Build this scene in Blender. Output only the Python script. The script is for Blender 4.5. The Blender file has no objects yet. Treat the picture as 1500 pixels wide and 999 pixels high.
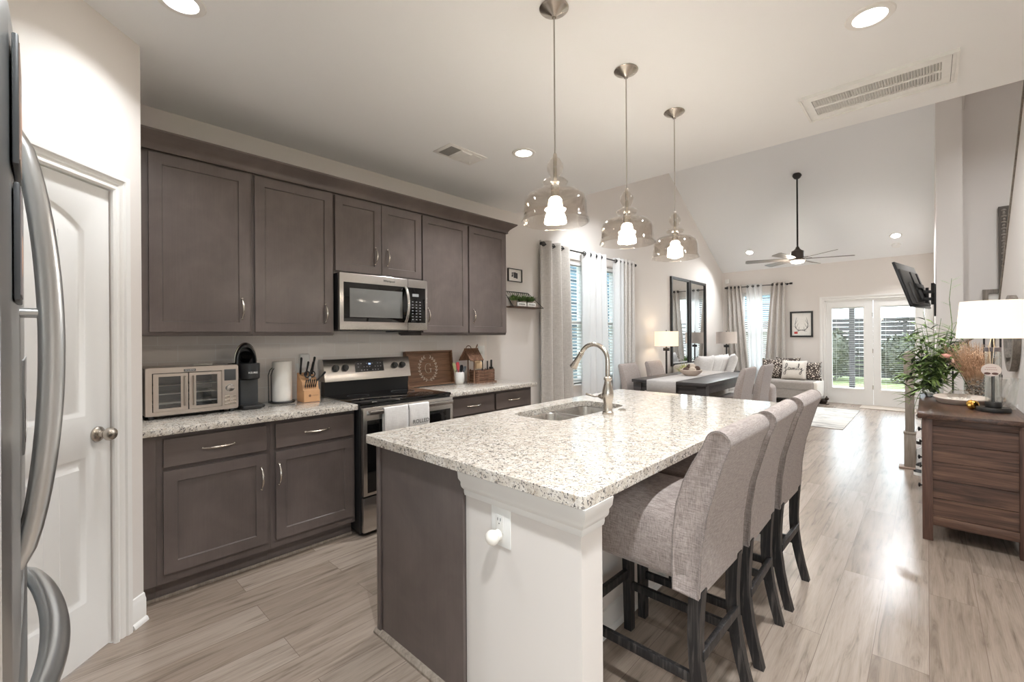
import bpy, bmesh, math, random
from mathutils import Vector, Matrix
from mathutils.geometry import tessellate_polygon
random.seed(7)
PI = math.pi
S = bpy.context.scene
COL = S.collection

# ------------------------------------------------------------------ camera
FPX, YAW, ROLL = 651.27, math.radians(43.05), math.radians(-0.3755)
CAMZ = 1.37
fw = Vector((-math.sin(YAW), math.cos(YAW), 0))
rt = Vector((math.cos(YAW), math.sin(YAW), 0)) * math.cos(ROLL) + Vector((0, 0, 1)) * math.sin(ROLL)
up = rt.cross(fw)
cd = bpy.data.cameras.new('camera'); cam = bpy.data.objects.new('camera', cd); COL.objects.link(cam)
cam.matrix_world = Matrix(((rt.x, up.x, -fw.x, 0), (rt.y, up.y, -fw.y, 0), (rt.z, up.z, -fw.z, CAMZ), (0, 0, 0, 1)))
cd.sensor_width = 36; cd.lens = 36 * FPX / 1500; cd.shift_y = (493.15 - 499.5) / 1500
cd.clip_start = 0.02; cd.clip_end = 200
S.camera = cam

# ------------------------------------------------------------------ world, light, exposure
S.view_settings.view_transform = 'Standard'; S.view_settings.look = 'None'
S.view_settings.gamma = 1; S.view_settings.use_curve_mapping = False
S.view_settings.exposure = 0.36
S.cycles.use_denoising = True
S.cycles.max_bounces = 10; S.cycles.diffuse_bounces = 6; S.cycles.glossy_bounces = 5
S.cycles.transmission_bounces = 8; S.cycles.transparent_max_bounces = 24
S.cycles.sample_clamp_indirect = 6.0
S.cycles.caustics_reflective = False; S.cycles.caustics_refractive = False
SKY = 7.0
w = bpy.data.worlds.new('sky'); S.world = w; w.use_nodes = True
bg = w.node_tree.nodes['Background']; bg.inputs[0].default_value = (0.80, 0.90, 1.0, 1); bg.inputs[1].default_value = SKY

def portal(name, loc, rot, sx, sy):
    l = bpy.data.lights.new(name, 'AREA'); l.shape = 'RECTANGLE'; l.size = sx; l.size_y = sy
    l.cycles.is_portal = True
    o = bpy.data.objects.new(name, l); COL.objects.link(o); o.location = loc; o.rotation_euler = rot
    return o
# daylight enters through the glazed openings (light points along local -Z)
portal('window_portal', (-3.6, 5.38, 1.55), (0, math.radians(-90), 0), 1.8, 1.7)
portal('window_portal', (-2.73, 11.1, 1.5), (math.radians(-90), 0, 0), 0.9, 1.8)
portal('window_portal', (-0.78, 11.1, 1.1), (math.radians(-90), 0, 0), 1.35, 1.65)
portal('window_portal', (1.4, -3.55, 1.55), (math.radians(90), 0, 0), 1.6, 1.4)  # portal for the added fill window in the back wall
portal('window_portal', (2.95, -1.4, 1.55), (0, math.radians(90), 0), 1.4, 1.4)  # portal for the added fill window in the side wall

# ------------------------------------------------------------------ object helpers
def link(o, parent=None):
    COL.objects.link(o)
    if parent is not None: o.parent = parent
    return o
def tag(o, label=None, cat=None, group=None, kind=None):
    if label: o['label'] = label
    if cat: o['category'] = cat
    if group: o['group'] = group
    if kind: o['kind'] = kind
    return o

class MB:
    def __init__(s): s.v = []; s.f = []; s.M = Matrix.Identity(4)
    def add(s, vs, fs):
        n = len(s.v)
        s.v += [tuple(s.M @ Vector(p)) for p in vs]
        s.f += [tuple(i + n for i in f) for f in fs]
        return s
    def box(s, a, b, bev=0.0, seg=2):
        a = Vector(a); b = Vector(b)
        lo = Vector([min(a[i], b[i]) for i in range(3)]); hi = Vector([max(a[i], b[i]) for i in range(3)])
        if bev <= 0:
            x0, y0, z0 = lo; x1, y1, z1 = hi
            return s.add([(x0,y0,z0),(x1,y0,z0),(x1,y1,z0),(x0,y1,z0),(x0,y0,z1),(x1,y0,z1),(x1,y1,z1),(x0,y1,z1)],
                         [(0,3,2,1),(4,5,6,7),(0,1,5,4),(1,2,6,5),(2,3,7,6),(3,0,4,7)])
        bm = bmesh.new(); bmesh.ops.create_cube(bm, size=1)
        d = hi - lo; c = (hi + lo) / 2
        for v in bm.verts: v.co = Vector((v.co.x * d.x, v.co.y * d.y, v.co.z * d.z)) + c
        bmesh.ops.bevel(bm, geom=list(bm.edges), offset=min(bev, min(d) * .49), segments=seg, affect='EDGES', profile=.5)
        bm.verts.index_update()
        s.add([v.co[:] for v in bm.verts], [[v.index for v in f.verts] for f in bm.faces]); bm.free()
        return s
    def loft(s, loops, cap0=True, cap1=True, closed=True):
        n = len(loops[0]); vs = [p for l in loops for p in l]; fs = []
        for k in range(len(loops) - 1):
            for i in range(n if closed else n - 1):
                j = (i + 1) % n
                fs.append((k*n+i, k*n+j, (k+1)*n+j, (k+1)*n+i))
        if cap0: fs.append(tuple(reversed(range(n))))
        if cap1: fs.append(tuple((len(loops)-1)*n + i for i in range(n)))
        return s.add(vs, fs)
    def tube(s, path, r, n=10, closed=False, cap=True, flat=None):
        P = [Vector(p) for p in path]; m = len(P); loops = []
        rs = r if isinstance(r, (list, tuple)) else [r] * m
        prev = None
        for i, p in enumerate(P):
            if closed: t = (P[(i+1) % m] - P[i-1])
            else: t = P[min(i+1, m-1)] - P[max(i-1, 0)]
            t.normalize()
            if prev is None:
                a = Vector((0, 0, 1)) if abs(t.z) < .9 else Vector((1, 0, 0))
                u = t.cross(a).normalized()
            else:
                u = (prev - t * prev.dot(t)).normalized()
            prev = u; v = t.cross(u)
            sx, sy = (1, 1) if flat is None else flat
            loops.append([tuple(p + (u * math.cos(2*PI*k/n) * sx + v * math.sin(2*PI*k/n) * sy) * rs[i]) for k in range(n)])
        if closed: loops.append(loops[0]); return s.loft(loops, False, False)
        return s.loft(loops, cap, cap)
    def cyl(s, p0, p1, r0, r1=None, n=24, cap=True):
        return s.tube([p0, p1], [r0, r0 if r1 is None else r1], n, cap=cap)
    def lathe(s, prof, c=(0, 0, 0), n=32, sx=1, sy=1, cap=False):
        loops = [[(c[0] + r*sx*math.cos(2*PI*k/n), c[1] + r*sy*math.sin(2*PI*k/n), c[2] + z) for k in range(n)] for r, z in prof]
        return s.loft(loops, cap or prof[0][0] > 1e-6 and cap, cap)
    def ball(s, c, r, sc=(1, 1, 1), nu=20, nv=12):
        prof = [(max(1e-5, math.sin(PI*i/nv)) , -math.cos(PI*i/nv)) for i in range(nv+1)]
        loops = [[(c[0]+r*sc[0]*q*math.cos(2*PI*k/nu), c[1]+r*sc[1]*q*math.sin(2*PI*k/nu), c[2]+r*sc[2]*z) for k in range(nu)] for q, z in prof]
        return s.loft(loops, True, True)
    def slab(s, outer, holes, t, O=(0,0,0), U=(1,0,0), V=(0,1,0), N=(0,0,1)):
        """polygon with holes in the UV plane, extruded by t along N"""
        O = Vector(O); U = Vector(U); V = Vector(V); N = Vector(N)
        loops = [outer] + list(holes)
        flat = [p for l in loops for p in l]
        tri = tessellate_polygon([[Vector((p[0], p[1], 0)) for p in l] for l in loops])
        vs = [tuple(O + U*p[0] + V*p[1]) for p in flat]; n = len(vs)
        vs += [tuple(O + U*p[0] + V*p[1] + N*t) for p in flat]
        fs = [tuple(q) for q in tri] + [tuple(i + n for i in reversed(q)) for q in tri]
        k = 0
        for l in loops:
            m = len(l)
            for i in range(m): fs.append((k+i, k+(i+1) % m, n+k+(i+1) % m, n+k+i))
            k += m
        return s.add(vs, fs)
    def prism(s, poly, y0, y1, axis='y'):
        if axis == 'y': l = [[(a, y, b) for a, b in poly] for y in (y0, y1)]
        elif axis == 'x': l = [[(y, a, b) for a, b in poly] for y in (y0, y1)]
        else: l = [[(a, b, y) for a, b in poly] for y in (y0, y1)]
        return s.loft(l)
    def build(s, name, mat, parent=None, sharp=38, smooth=True):
        me = bpy.data.meshes.new(name); me.from_pydata(s.v, [], s.f)
        bm = bmesh.new(); bm.from_mesh(me)
        bmesh.ops.remove_doubles(bm, verts=bm.verts, dist=1e-6)
        bmesh.ops.recalc_face_normals(bm, faces=bm.faces); bm.to_mesh(me); bm.free()
        me.materials.append(mat)
        if smooth:
            me.polygons.foreach_set('use_smooth', [True] * len(me.polygons)); me.set_sharp_from_angle(angle=math.radians(sharp))
        o = bpy.data.objects.new(name, me); return link(o, parent)

def thing(name, label, cat, group=None):
    o = bpy.data.objects.new(name, None); o.empty_display_size = .1; link(o)
    return tag(o, label, cat, group)
def kids(o):
    out = []
    for c in o.children: out.append(c); out += kids(c)
    return out
def settle(root, at=None):
    """move the thing's origin to its base (geometry was built in world coordinates)"""
    ks = kids(root); ms = [o for o in [root] + ks if o.type == 'MESH']
    pts = [v.co for o in ms for v in o.data.vertices]
    lo = Vector([min(p[i] for p in pts) for i in range(3)]); hi = Vector([max(p[i] for p in pts) for i in range(3)])
    b = Vector(((lo.x+hi.x)/2, (lo.y+hi.y)/2, lo.z)) if at is None else Vector(at)
    for me in {o.data for o in ms}: me.transform(Matrix.Translation(-b))
    for o in ks:
        if o.type == 'LIGHT': o.location -= b
    root.location = b
    return root
def single(mb, name, mat, label, cat, group=None, **k):
    o = mb.build(name, mat, **k); tag(o, label, cat, group); return settle(o)
def struct(mb, name, mat, parent=None, **k):
    o = mb.build(name, mat, parent, **k)
    if parent is None: o['kind'] = 'structure'
    return o
def dup(root, dloc=(0, 0, 0), rz=None, label=None, group=None, loc=None):
    def cp(o, parent):
        c = o.copy(); COL.objects.link(c)
        if parent is not None: c.parent = parent
        for ch in o.children: cp(ch, c)
        return c
    r = cp(root, None); r.location = (root.location + Vector(dloc)) if loc is None else Vector(loc)
    if rz is not None: r.rotation_euler = (0, 0, rz)
    if label: r['label'] = label
    if group: r['group'] = group
    return r
def txt(mb, s, size, O, U, V, t=.001, align='CENTER'):
    """letters as mesh, in the plane O,U,V"""
    cu = bpy.data.curves.new('t', 'FONT'); cu.body = s; cu.size = size; cu.align_x = align; cu.align_y = 'CENTER'; cu.resolution_u = 3
    o = bpy.data.objects.new('t', cu); me = bpy.data.meshes.new_from_object(o)
    O = Vector(O); U = Vector(U); V = Vector(V); N = U.cross(V)
    mb.add([tuple(O + U*v.co.x + V*v.co.y + N*t) for v in me.vertices], [tuple(p.vertices) for p in me.polygons])
    bpy.data.objects.remove(o); bpy.data.curves.remove(cu); bpy.data.meshes.remove(me)
def rrect(x0, y0, x1, y1, r, n=6):
    out = []
    for cx, cy, a in ((x1-r, y1-r, 0), (x0+r, y1-r, 90), (x0+r, y0+r, 180), (x1-r, y0+r, 270)):
        for k in range(n+1):
            t = math.radians(a + 90*k/n); out.append((cx + r*math.cos(t), cy + r*math.sin(t)))
    return out
def arc(c, r, a0, a1, n, plane='xz'):
    out = []
    for k in range(n+1):
        t = math.radians(a0 + (a1-a0)*k/n); a, b = r*math.cos(t), r*math.sin(t)
        out.append({'xz': (c[0]+a, c[1], c[2]+b), 'yz': (c[0], c[1]+a, c[2]+b), 'xy': (c[0]+a, c[1]+b, c[2])}[plane])
    return out

# ------------------------------------------------------------------ materials
def lin(c): return tuple(((x/255)/12.92 if x/255 <= .04045 else ((x/255+.055)/1.055)**2.4) for x in c)
MC = {}
class NT:
    def __init__(s, name):
        s.m = bpy.data.materials.new(name); s.m.use_nodes = True; s.t = s.m.node_tree; s.b = s.t.nodes['Principled BSDF']
    def n(s, typ, **k):
        nd = s.t.nodes.new(typ)
        for a, v in k.items():
            if a.startswith('i_'): nd.inputs[int(a[2:])].default_value = v
            else: setattr(nd, a, v)
        return nd
    def l(s, a, b): s.t.links.new(a, b); return b
    def coord(s, scale=(1,1,1), rot=(0,0,0)):
        tc = s.n('ShaderNodeTexCoord'); mp = s.n('ShaderNodeMapping'); mp.inputs['Scale'].default_value = scale; mp.inputs['Rotation'].default_value = rot
        s.l(tc.outputs['Object'], mp.inputs['Vector']); return mp.outputs[0]
    def noise(s, vec, scale, detail=3, rough=.5, dist=0):
        nd = s.n('ShaderNodeTexNoise'); nd.inputs['Scale'].default_value = scale; nd.inputs['Detail'].default_value = detail
        nd.inputs['Roughness'].default_value = rough; nd.inputs['Distortion'].default_value = dist
        s.l(vec, nd.inputs['Vector']); return nd.outputs['Fac']
    def ramp(s, fac, stops):
        nd = s.n('ShaderNodeValToRGB'); cr = nd.color_ramp
        while len(cr.elements) < len(stops): cr.elements.new(.5)
        for e, (p, c) in zip(cr.elements, stops): e.position = p; e.color = (*c, 1) if len(c) == 3 else c
        s.l(fac, nd.inputs[0]); return nd.outputs[0]
    def mix(s, fac, a, b, mode='MIX'):
        nd = s.n('ShaderNodeMix', data_type='RGBA', blend_type=mode)
        for v, i in ((fac, 0), (a, 6), (b, 7)):
            if hasattr(v, 'links'): s.l(v, nd.inputs[i])
            else: nd.inputs[i].default_value = v if i == 0 else (*v, 1)
        return nd.outputs[2]
    def bump(s, h, strength, dist=.002):
        nd = s.n('ShaderNodeBump'); nd.inputs['Strength'].default_value = strength; nd.inputs['Distance'].default_value = dist
        s.l(h, nd.inputs['Height']); s.l(nd.outputs[0], s.b.inputs['Normal'])
    def set(s, **k):
        for a, v in k.items():
            i = s.b.inputs[a.replace('_', ' ')]
            if hasattr(v, 'links'): s.l(v, i)
            else: i.default_value = (*v, 1) if isinstance(v, tuple) and len(v) == 3 else v
        return s.m
def plain(name, rgb, rough=.5, metal=0, coat=0, spec=.5):
    if name in MC: return MC[name]
    t = NT(name); v = t.coord(); f = t.noise(v, 14, 2)
    c = lin(rgb); col = t.ramp(f, [(.3, tuple(x*.96 for x in c)), (.7, tuple(min(1, x*1.03) for x in c))])
    MC[name] = t.set(Base_Color=col, Roughness=rough, Metallic=metal, Coat_Weight=coat, Specular_IOR_Level=spec)
    return MC[name]
def paint(name, rgb, rough=.6, bumps=.05):
    t = NT(name); v = t.coord(); f = t.noise(v, 160, 2); t.bump(f, bumps, .001)
    return t.set(Base_Color=lin(rgb), Roughness=rough)
M_WALL = paint('wall_paint', (227, 221, 216), .7)
M_CEIL = paint('ceiling_paint', (245, 246, 247), .8)
M_TRIM = paint('white_trim', (238, 236, 233), .35, .01)
M_DOOR = paint('door_white', (238, 237, 235), .35, .01)
def cabinet_wood(name, a, b, rough=.33, axis='z'):
    t = NT(name); v = t.coord(); n1 = t.noise(v, 3.2, 4, .6, .4)
    g = t.coord(scale=(38, 38, 1.6) if axis == 'z' else ((38, 1.6, 38) if axis == 'y' else (1.6, 38, 38))); n2 = t.noise(g, 3, 4, .6)
    c1 = t.ramp(n1, [(.25, lin(a)), (.75, lin(b))]); c2 = t.ramp(n2, [(.3, (.90, .895, .89)), (.7, (1, 1, 1))])
    return t.set(Base_Color=t.mix(1, c1, c2, 'MULTIPLY'), Roughness=rough, Coat_Weight=.12, Coat_Roughness=.25)
M_CAB = cabinet_wood('cabinet_wood', (86, 77, 74), (112, 101, 97))
M_CABH = cabinet_wood('cabinet_wood_horizontal', (90, 80, 76), (109, 98, 93), axis='y')
M_CROWN = cabinet_wood('crown_wood', (76, 66, 62), (106, 94, 88), axis='y')
def granite():
    t = NT('granite'); v = t.coord()
    base = t.ramp(t.noise(v, 24, 4, .6, .3), [(.3, lin((200, 191, 179))), (.5, lin((222, 215, 205))), (.7, lin((236, 232, 226)))])
    g1 = t.ramp(t.noise(v, 70, 3, .62, .6), [(.38, (1,1,1)), (.42, (0,0,0))])
    g2 = t.ramp(t.noise(v, 130, 3, .6, .2), [(.375, (1,1,1)), (.405, (0,0,0))])
    g3 = t.ramp(t.noise(v, 34, 3, .65, 1), [(.60, (0,0,0)), (.68, (1,1,1))])
    vo = t.n('ShaderNodeTexVoronoi'); vo.inputs['Scale'].default_value = 95; t.l(v, vo.inputs['Vector'])
    cv = t.ramp(vo.outputs['Color'], [(.2, (.86,.84,.82)), (.8, (1.0,1.0,1.0))])
    c = t.mix(1, base, cv, 'MULTIPLY')
    c = t.mix(g3, c, lin((190, 174, 156)))
    c = t.mix(g1, c, lin((132, 126, 122)))
    c = t.mix(g2, c, lin((72, 68, 68)))
    return t.set(Base_Color=c, Roughness=.07, Coat_Weight=.3, Coat_Roughness=.03)
M_GRAN = granite()
def floor_mat():
    t = NT('plank_floor'); tc = t.n('ShaderNodeTexCoord'); sp = t.n('ShaderNodeSeparateXYZ'); cb = t.n('ShaderNodeCombineXYZ')
    t.l(tc.outputs['Object'], sp.inputs[0]); t.l(sp.outputs[1], cb.inputs[0]); t.l(sp.outputs[0], cb.inputs[1])
    br = t.n('ShaderNodeTexBrick', offset=.37, offset_frequency=2)
    for k, v in (('Scale', 1), ('Mortar Size', .0012), ('Mortar Smooth', .1), ('Bias', 0), ('Brick Width', 1.22), ('Row Height', .18)): br.inputs[k].default_value = v
    br.inputs['Color1'].default_value = (0,0,0,1); br.inputs['Color2'].default_value = (1,1,1,1); br.inputs['Mortar'].default_value = (.5,.5,.5,1)
    t.l(cb.outputs[0], br.inputs['Vector'])
    # grain, shifted plank by plank
    ad = t.n('ShaderNodeVectorMath', operation='MULTIPLY_ADD'); t.l(br.outputs['Color'], ad.inputs[0]); ad.inputs[1].default_value = (7, 3, 0); t.l(cb.outputs[0], ad.inputs[2])
    mp = t.n('ShaderNodeMapping'); mp.inputs['Scale'].default_value = (1.1, 14, 1); t.l(ad.outputs[0], mp.inputs[0])
    n1 = t.noise(mp.outputs[0], 2.0, 5, .62, .9)
    mp2 = t.n('ShaderNodeMapping'); mp2.inputs['Scale'].default_value = (3, 90, 1); t.l(ad.outputs[0], mp2.inputs[0])
    n2 = t.noise(mp2.outputs[0], 2.5, 3, .6)
    pl = t.ramp(br.outputs['Color'], [(0, lin((148, 133, 120))), (.5, lin((158, 143, 130))), (1, lin((168, 154, 142)))])
    gr = t.ramp(n1, [(.30, (.56, .54, .52)), (.44, (.88, .87, .86)), (.56, (1.0, 1.0, 1.0)), (.7, (1.08, 1.07, 1.06))])
    g2 = t.ramp(n2, [(.3, (.88, .87, .86)), (.6, (1, 1, 1))])
    c = t.mix(1, t.mix(1, pl, gr, 'MULTIPLY'), g2, 'MULTIPLY')
    c = t.mix(br.outputs['Fac'], c, lin((120, 104, 94)))
    t.bump(n2, .12, .001)
    return t.set(Base_Color=c, Roughness=.27, Specular_IOR_Level=.5)
M_FLOOR = floor_mat()
def steel(name='stainless', rgb=(196, 192, 188), rough=.27, axis=(2, 2, 160)):
    t = NT(name); n = t.noise(t.coord(scale=axis), 3, 2)
    r = t.ramp(n, [(.3, (rough*.97,)*3), (.7, (rough*1.03,)*3)])
    return t.set(Base_Color=lin(rgb), Metallic=1.0, Roughness=rough, Anisotropic=.35)
M_STEEL = steel()
M_STEELH = steel('stainless_fridge', (205, 207, 208), .3, (160, 160, 2))
M_NICKEL = steel('brushed_nickel', (196, 188, 178), .26, (60, 60, 60))
M_CHROME = steel('polished_steel', (205, 203, 200), .14, (20, 20, 20))
M_BLACK = plain('black_plastic', (34, 34, 35), .35)
M_BGLASS = plain('black_glass', (12, 12, 13), .04)
M_BMETAL = plain('black_metal', (38, 36, 35), .45)
M_DGREY = plain('dark_grey_plastic', (66, 68, 70), .4)
M_WHITE = plain('white_plastic', (240, 239, 236), .35)
M_PAPER = plain('paper_white', (240, 236, 230), .85)
M_PINE = plain('light_wood', (206, 160, 118), .5)
M_DARKIN = plain('dark_inside', (30, 28, 27), .8)
def fabric(name, a, b, scale=420, rough=.95, bump=.35, sheen=.2):
    t = NT(name); h = t.noise(t.coord(scale=(1, 1, 12)), scale/12, 3, .6); v = t.noise(t.coord(scale=(9, 9, 1)), scale/9, 3, .6)
    mx = t.mix(.5, h, v) if False else None
    m = t.n('ShaderNodeMath', operation='ADD'); t.l(h, m.inputs[0]); t.l(v, m.inputs[1])
    m2 = t.n('ShaderNodeMath', operation='MULTIPLY'); t.l(m.outputs[0], m2.inputs[0]); m2.inputs[1].default_value = .5
    c = t.ramp(m2.outputs[0], [(.38, lin(a)), (.62, lin(b))]); t.bump(m2.outputs[0], bump, .0015)
    return t.set(Base_Color=c, Roughness=rough, Sheen_Weight=sheen)
M_LINEN = fabric('grey_linen', (126, 114, 110), (176, 164, 158))
M_DINE = fabric('dining_chair_fabric', (140, 128, 122), (170, 158, 152), 300)
M_CURT = fabric('curtain_linen', (186, 180, 174), (212, 207, 201), 260, bump=.2)
M_SOFA = fabric('sofa_fabric', (184, 180, 176), (206, 202, 198), 200)
M_SETTEE = fabric('settee_fabric', (140, 132, 126), (164, 156, 150), 200)
M_CREAM = fabric('cream_fabric', (214, 206, 196), (230, 224, 216), 200, bump=.15)
M_TOWEL = fabric('towel_cotton', (226, 222, 220), (240, 238, 236), 300, bump=.1)
M_RUNNER = fabric('runner_fabric', (176, 170, 166), (196, 190, 186), 300)
def wood(name, a, b, c, rough=.5, axis='y', sc=1.0):
    t = NT(name); k = {'y': (14, .9, 14), 'x': (.9, 14, 14), 'z': (14, 14, .9)}[axis]
    n1 = t.noise(t.coord(scale=tuple(q*sc for q in k)), 2, 5, .65, 1.0); n2 = t.noise(t.coord(scale=tuple(q*5*sc for q in k)), 2, 3)
    c1 = t.ramp(n1, [(.3, lin(a)), (.5, lin(b)), (.72, lin(c))]); g = t.ramp(n2, [(.3, (.78, .77, .76)), (.65, (1, 1, 1))])
    t.bump(n2, .2, .001)
    return t.set(Base_Color=t.mix(1, c1, g, 'MULTIPLY'), Roughness=rough)
M_DRESS = wood('rustic_brown_wood', (54, 38, 32), (94, 68, 56), (128, 98, 80), .45, 'x')
M_DRESSV = wood('rustic_brown_wood_upright', (58, 40, 34), (92, 66, 56), (118, 90, 76), .45, 'z')
M_DRESST = wood('rustic_brown_top', (50, 36, 30), (82, 60, 50), (110, 84, 70), .3, 'y')
M_BLKWOOD = wood('distressed_black_wood', (26, 25, 26), (36, 34, 35), (92, 86, 82), .5, 'z', 2.2)
M_TABLE = wood('dark_table_wood', (46, 44, 46), (66, 62, 62), (92, 86, 84), .35, 'x')
M_TRAY = wood('walnut_tray', (92, 64, 46), (128, 94, 70), (154, 118, 92), .5, 'y')
M_TWIG = wood('twig_wood', (84, 58, 44), (124, 90, 70), (160, 124, 100), .8, 'z', 2)
M_NEWEL = wood('greige_newel_wood', (128, 116, 106), (150, 138, 126), (168, 156, 144), .5, 'z')
M_TREAD = wood('stair_tread_wood', (136, 116, 104), (164, 142, 128), (186, 166, 152), .5, 'x')
M_FRAMEG = wood('grey_wood_frame', (112, 104, 96), (140, 130, 120), (164, 154, 144), .6, 'z')
def thinglass(name, tint=(1, 1, 1), refl=.9, ior=1.45, rough=0.0):
    t = NT(name); t.t.nodes.remove(t.b); out = t.t.nodes['Material Output']
    tr = t.n('ShaderNodeBsdfTransparent'); tr.inputs[0].default_value = (*tint, 1)
    gl = t.n('ShaderNodeBsdfGlossy'); gl.inputs['Roughness'].default_value = rough; gl.inputs[0].default_value = (refl, refl, refl, 1)
    lw = t.n("ShaderNodeLayerWeight"); pw_ = t.n("ShaderNodeMath", operation="POWER"); t.l(lw.outputs[1], pw_.inputs[0]); pw_.inputs[1].default_value = 4.0; f0 = ((ior-1)/(ior+1))**2; fr = t.n("ShaderNodeMath", operation="MULTIPLY_ADD"); t.l(pw_.outputs[0], fr.inputs[0]); fr.inputs[1].default_value = 1-f0; fr.inputs[2].default_value = f0; mx = t.n("ShaderNodeMixShader")
    t.l(fr.outputs[0], mx.inputs[0]); t.l(tr.outputs[0], mx.inputs[1]); t.l(gl.outputs[0], mx.inputs[2]); t.l(mx.outputs[0], out.inputs[0])
    return t.m
M_PANE = thinglass('window_glass', (.97, .99, .98), .8)
M_PGLASS = thinglass('pendant_glass', (.92, .90, .875), 1, 1.7)
M_CLEAR = thinglass('clear_glass', (.97, .985, .98), 1, 1.6)
M_CRYST = thinglass('crystal_glass', (.95, .96, .96), 1, 2.6, .08)
M_MIRROR = plain('mirror_silver', (228, 230, 230), .02, 1)
def sheer():
    t = NT('sheer_voile'); t.t.nodes.remove(t.b); out = t.t.nodes['Material Output']
    tr = t.n('ShaderNodeBsdfTransparent'); df = t.n('ShaderNodeBsdfDiffuse'); tl = t.n('ShaderNodeBsdfTranslucent')
    df.inputs[0].default_value = (.95, .95, .95, 1); tl.inputs[0].default_value = (.97, .97, .97, 1)
    a = t.n('ShaderNodeMixShader'); a.inputs[0].default_value = .5; t.l(df.outputs[0], a.inputs[1]); t.l(tl.outputs[0], a.inputs[2])
    b = t.n('ShaderNodeMixShader'); b.inputs[0].default_value = .86; t.l(tr.outputs[0], b.inputs[1]); t.l(a.outputs[0], b.inputs[2]); t.l(b.outputs[0], out.inputs[0])
    return t.m
M_SHEER = sheer()
def shade_mat(name, rgb, emit, glow):
    t = NT(name); f = t.noise(t.coord(scale=(1, 1, 6)), 90, 2); t.bump(f, .1, .001)
    return t.set(Base_Color=lin(rgb), Roughness=.9, Emission_Color=lin(glow), Emission_Strength=emit)
def emit(name, rgb, s):
    t = NT(name); return t.set(Base_Color=(.8, .8, .8), Emission_Color=lin(rgb), Emission_Strength=s)
M_BULB = emit('bulb_glow', (255, 238, 214), 16)
M_LED = emit('downlight_lens', (255, 250, 242), 14)
M_SHADEL = shade_mat('lit_lamp_shade', (244, 236, 226), .6, (255, 240, 222))
M_SHADEO = shade_mat('unlit_lamp_shade', (226, 214, 206), .0, (255, 240, 222))
M_SHADEW = shade_mat('warm_lamp_shade', (244, 230, 210), .5, (255, 228, 190))
def tiles():
    t = NT('backsplash_tile'); tc = t.n('ShaderNodeTexCoord'); sp = t.n('ShaderNodeSeparateXYZ'); cb = t.n('ShaderNodeCombineXYZ')
    t.l(tc.outputs['Object'], sp.inputs[0]); t.l(sp.outputs[1], cb.inputs[0]); t.l(sp.outputs[2], cb.inputs[1])
    br = t.n('ShaderNodeTexBrick', offset=.5)
    for k, v in (('Scale', 1), ('Mortar Size', .0018), ('Mortar Smooth', .2), ('Bias', 0), ('Brick Width', .205), ('Row Height', .104)): br.inputs[k].default_value = v
    br.inputs['Color1'].default_value = (*lin((238, 230, 223)), 1); br.inputs['Color2'].default_value = (*lin((243, 236, 230)), 1); br.inputs['Mortar'].default_value = (*lin((250, 247, 243)), 1)
    mp = t.n('ShaderNodeMapping'); mp.inputs['Location'].default_value = (0, -.914, 0); t.l(cb.outputs[0], mp.inputs[0]); t.l(mp.outputs[0], br.inputs['Vector'])
    return t.set(Base_Color=br.outputs['Color'], Roughness=.12)
M_TILE = tiles()
# ================================================================== THE ROOM
WX = -3.49; ZC = 2.80; YE = 3.81; FY = 10.95; RX = .60; YR = 7.38; ZR = 4.73; ZF = 2.82
C45 = Vector((-2.805, .353, 0)); D45 = Vector((1, -1, 0)).normalized(); N45 = Vector((1, 1, 0)).normalized()
Z3 = (0, 0, 1)
def vz(y): return ZC + (ZR-ZC)*(y-YE)/(YR-YE) if y < YR else ZF + (ZR-ZF)*(FY-y)/(FY-YR)

struct(MB().box((-3.65, -3.65, -.1), (3.05, 11.1, 0)), 'floor', M_FLOOR)
struct(MB().box((-3.64, -3.64, ZC), (3.05, YE, ZC+.12)), 'ceiling', M_CEIL)
struct(MB().prism([(YE, ZC), (YR, ZR), (FY, ZF), (FY+.15, ZF-.08), (FY+.15, ZF+.2), (YR, ZR+.2), (YE-.0, ZC+.3)], -3.64, .335, 'x'), 'ceiling', M_CEIL)
struct(MB().box((.33, YE-.1, 4.75), (1.9, 8.45, 4.9)), 'ceiling', M_CEIL)
struct(MB().box((.33, YE-.1, ZC+.12), (1.9, YE, 4.75)), 'wall_stair_header', M_WALL)
struct(MB().slab([(YE, ZC), (YR, ZR), (8.0, vz(8.0)), (8.3, vz(8.0)-.1), (8.3, 4.76), (YE, 4.76)], [], .03, (.335, 0, 0), (0, 1, 0), Z3, (1, 0, 0)), 'wall_stair_upper', M_WALL)
W1 = (4.58, 5.28); W2 = (5.46, 6.16); WZ = (.72, 2.40)
hole = lambda a, b, c, d: [(a, c), (b, c), (b, d), (a, d)]
struct(MB().slab([(.25, 0), (FY, 0), (FY, ZF), (YR, ZR), (YE, ZC), (.25, ZC)], [hole(*W1, *WZ), hole(*W2, *WZ)], .15, (WX, 0, 0), (0, 1, 0), Z3, (-1, 0, 0)), 'wall_left', M_WALL)
FW = (-3.10, -2.36); FZ = (.62, 2.32); FD = (-1.53, -.0)
struct(MB().slab([(WX-.15, 0), (FD[0], 0), (FD[0], 2.06), (FD[1], 2.06), (FD[1], 0), (.4, 0), (.4, ZF+.1), (WX-.15, ZF+.1)], [hole(*FW, *FZ)], .15, (0, FY, 0), (1, 0, 0), Z3, (0, 1, 0)), 'wall_far', M_WALL)
struct(MB().slab([(8.0, 0), (FY, 0), (FY, ZF), (8.0, vz(8.0))], [], .245, (.09, 0, 0), (0, 1, 0), Z3, (1, 0, 0)), 'wall_living_right', M_WALL)
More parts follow.
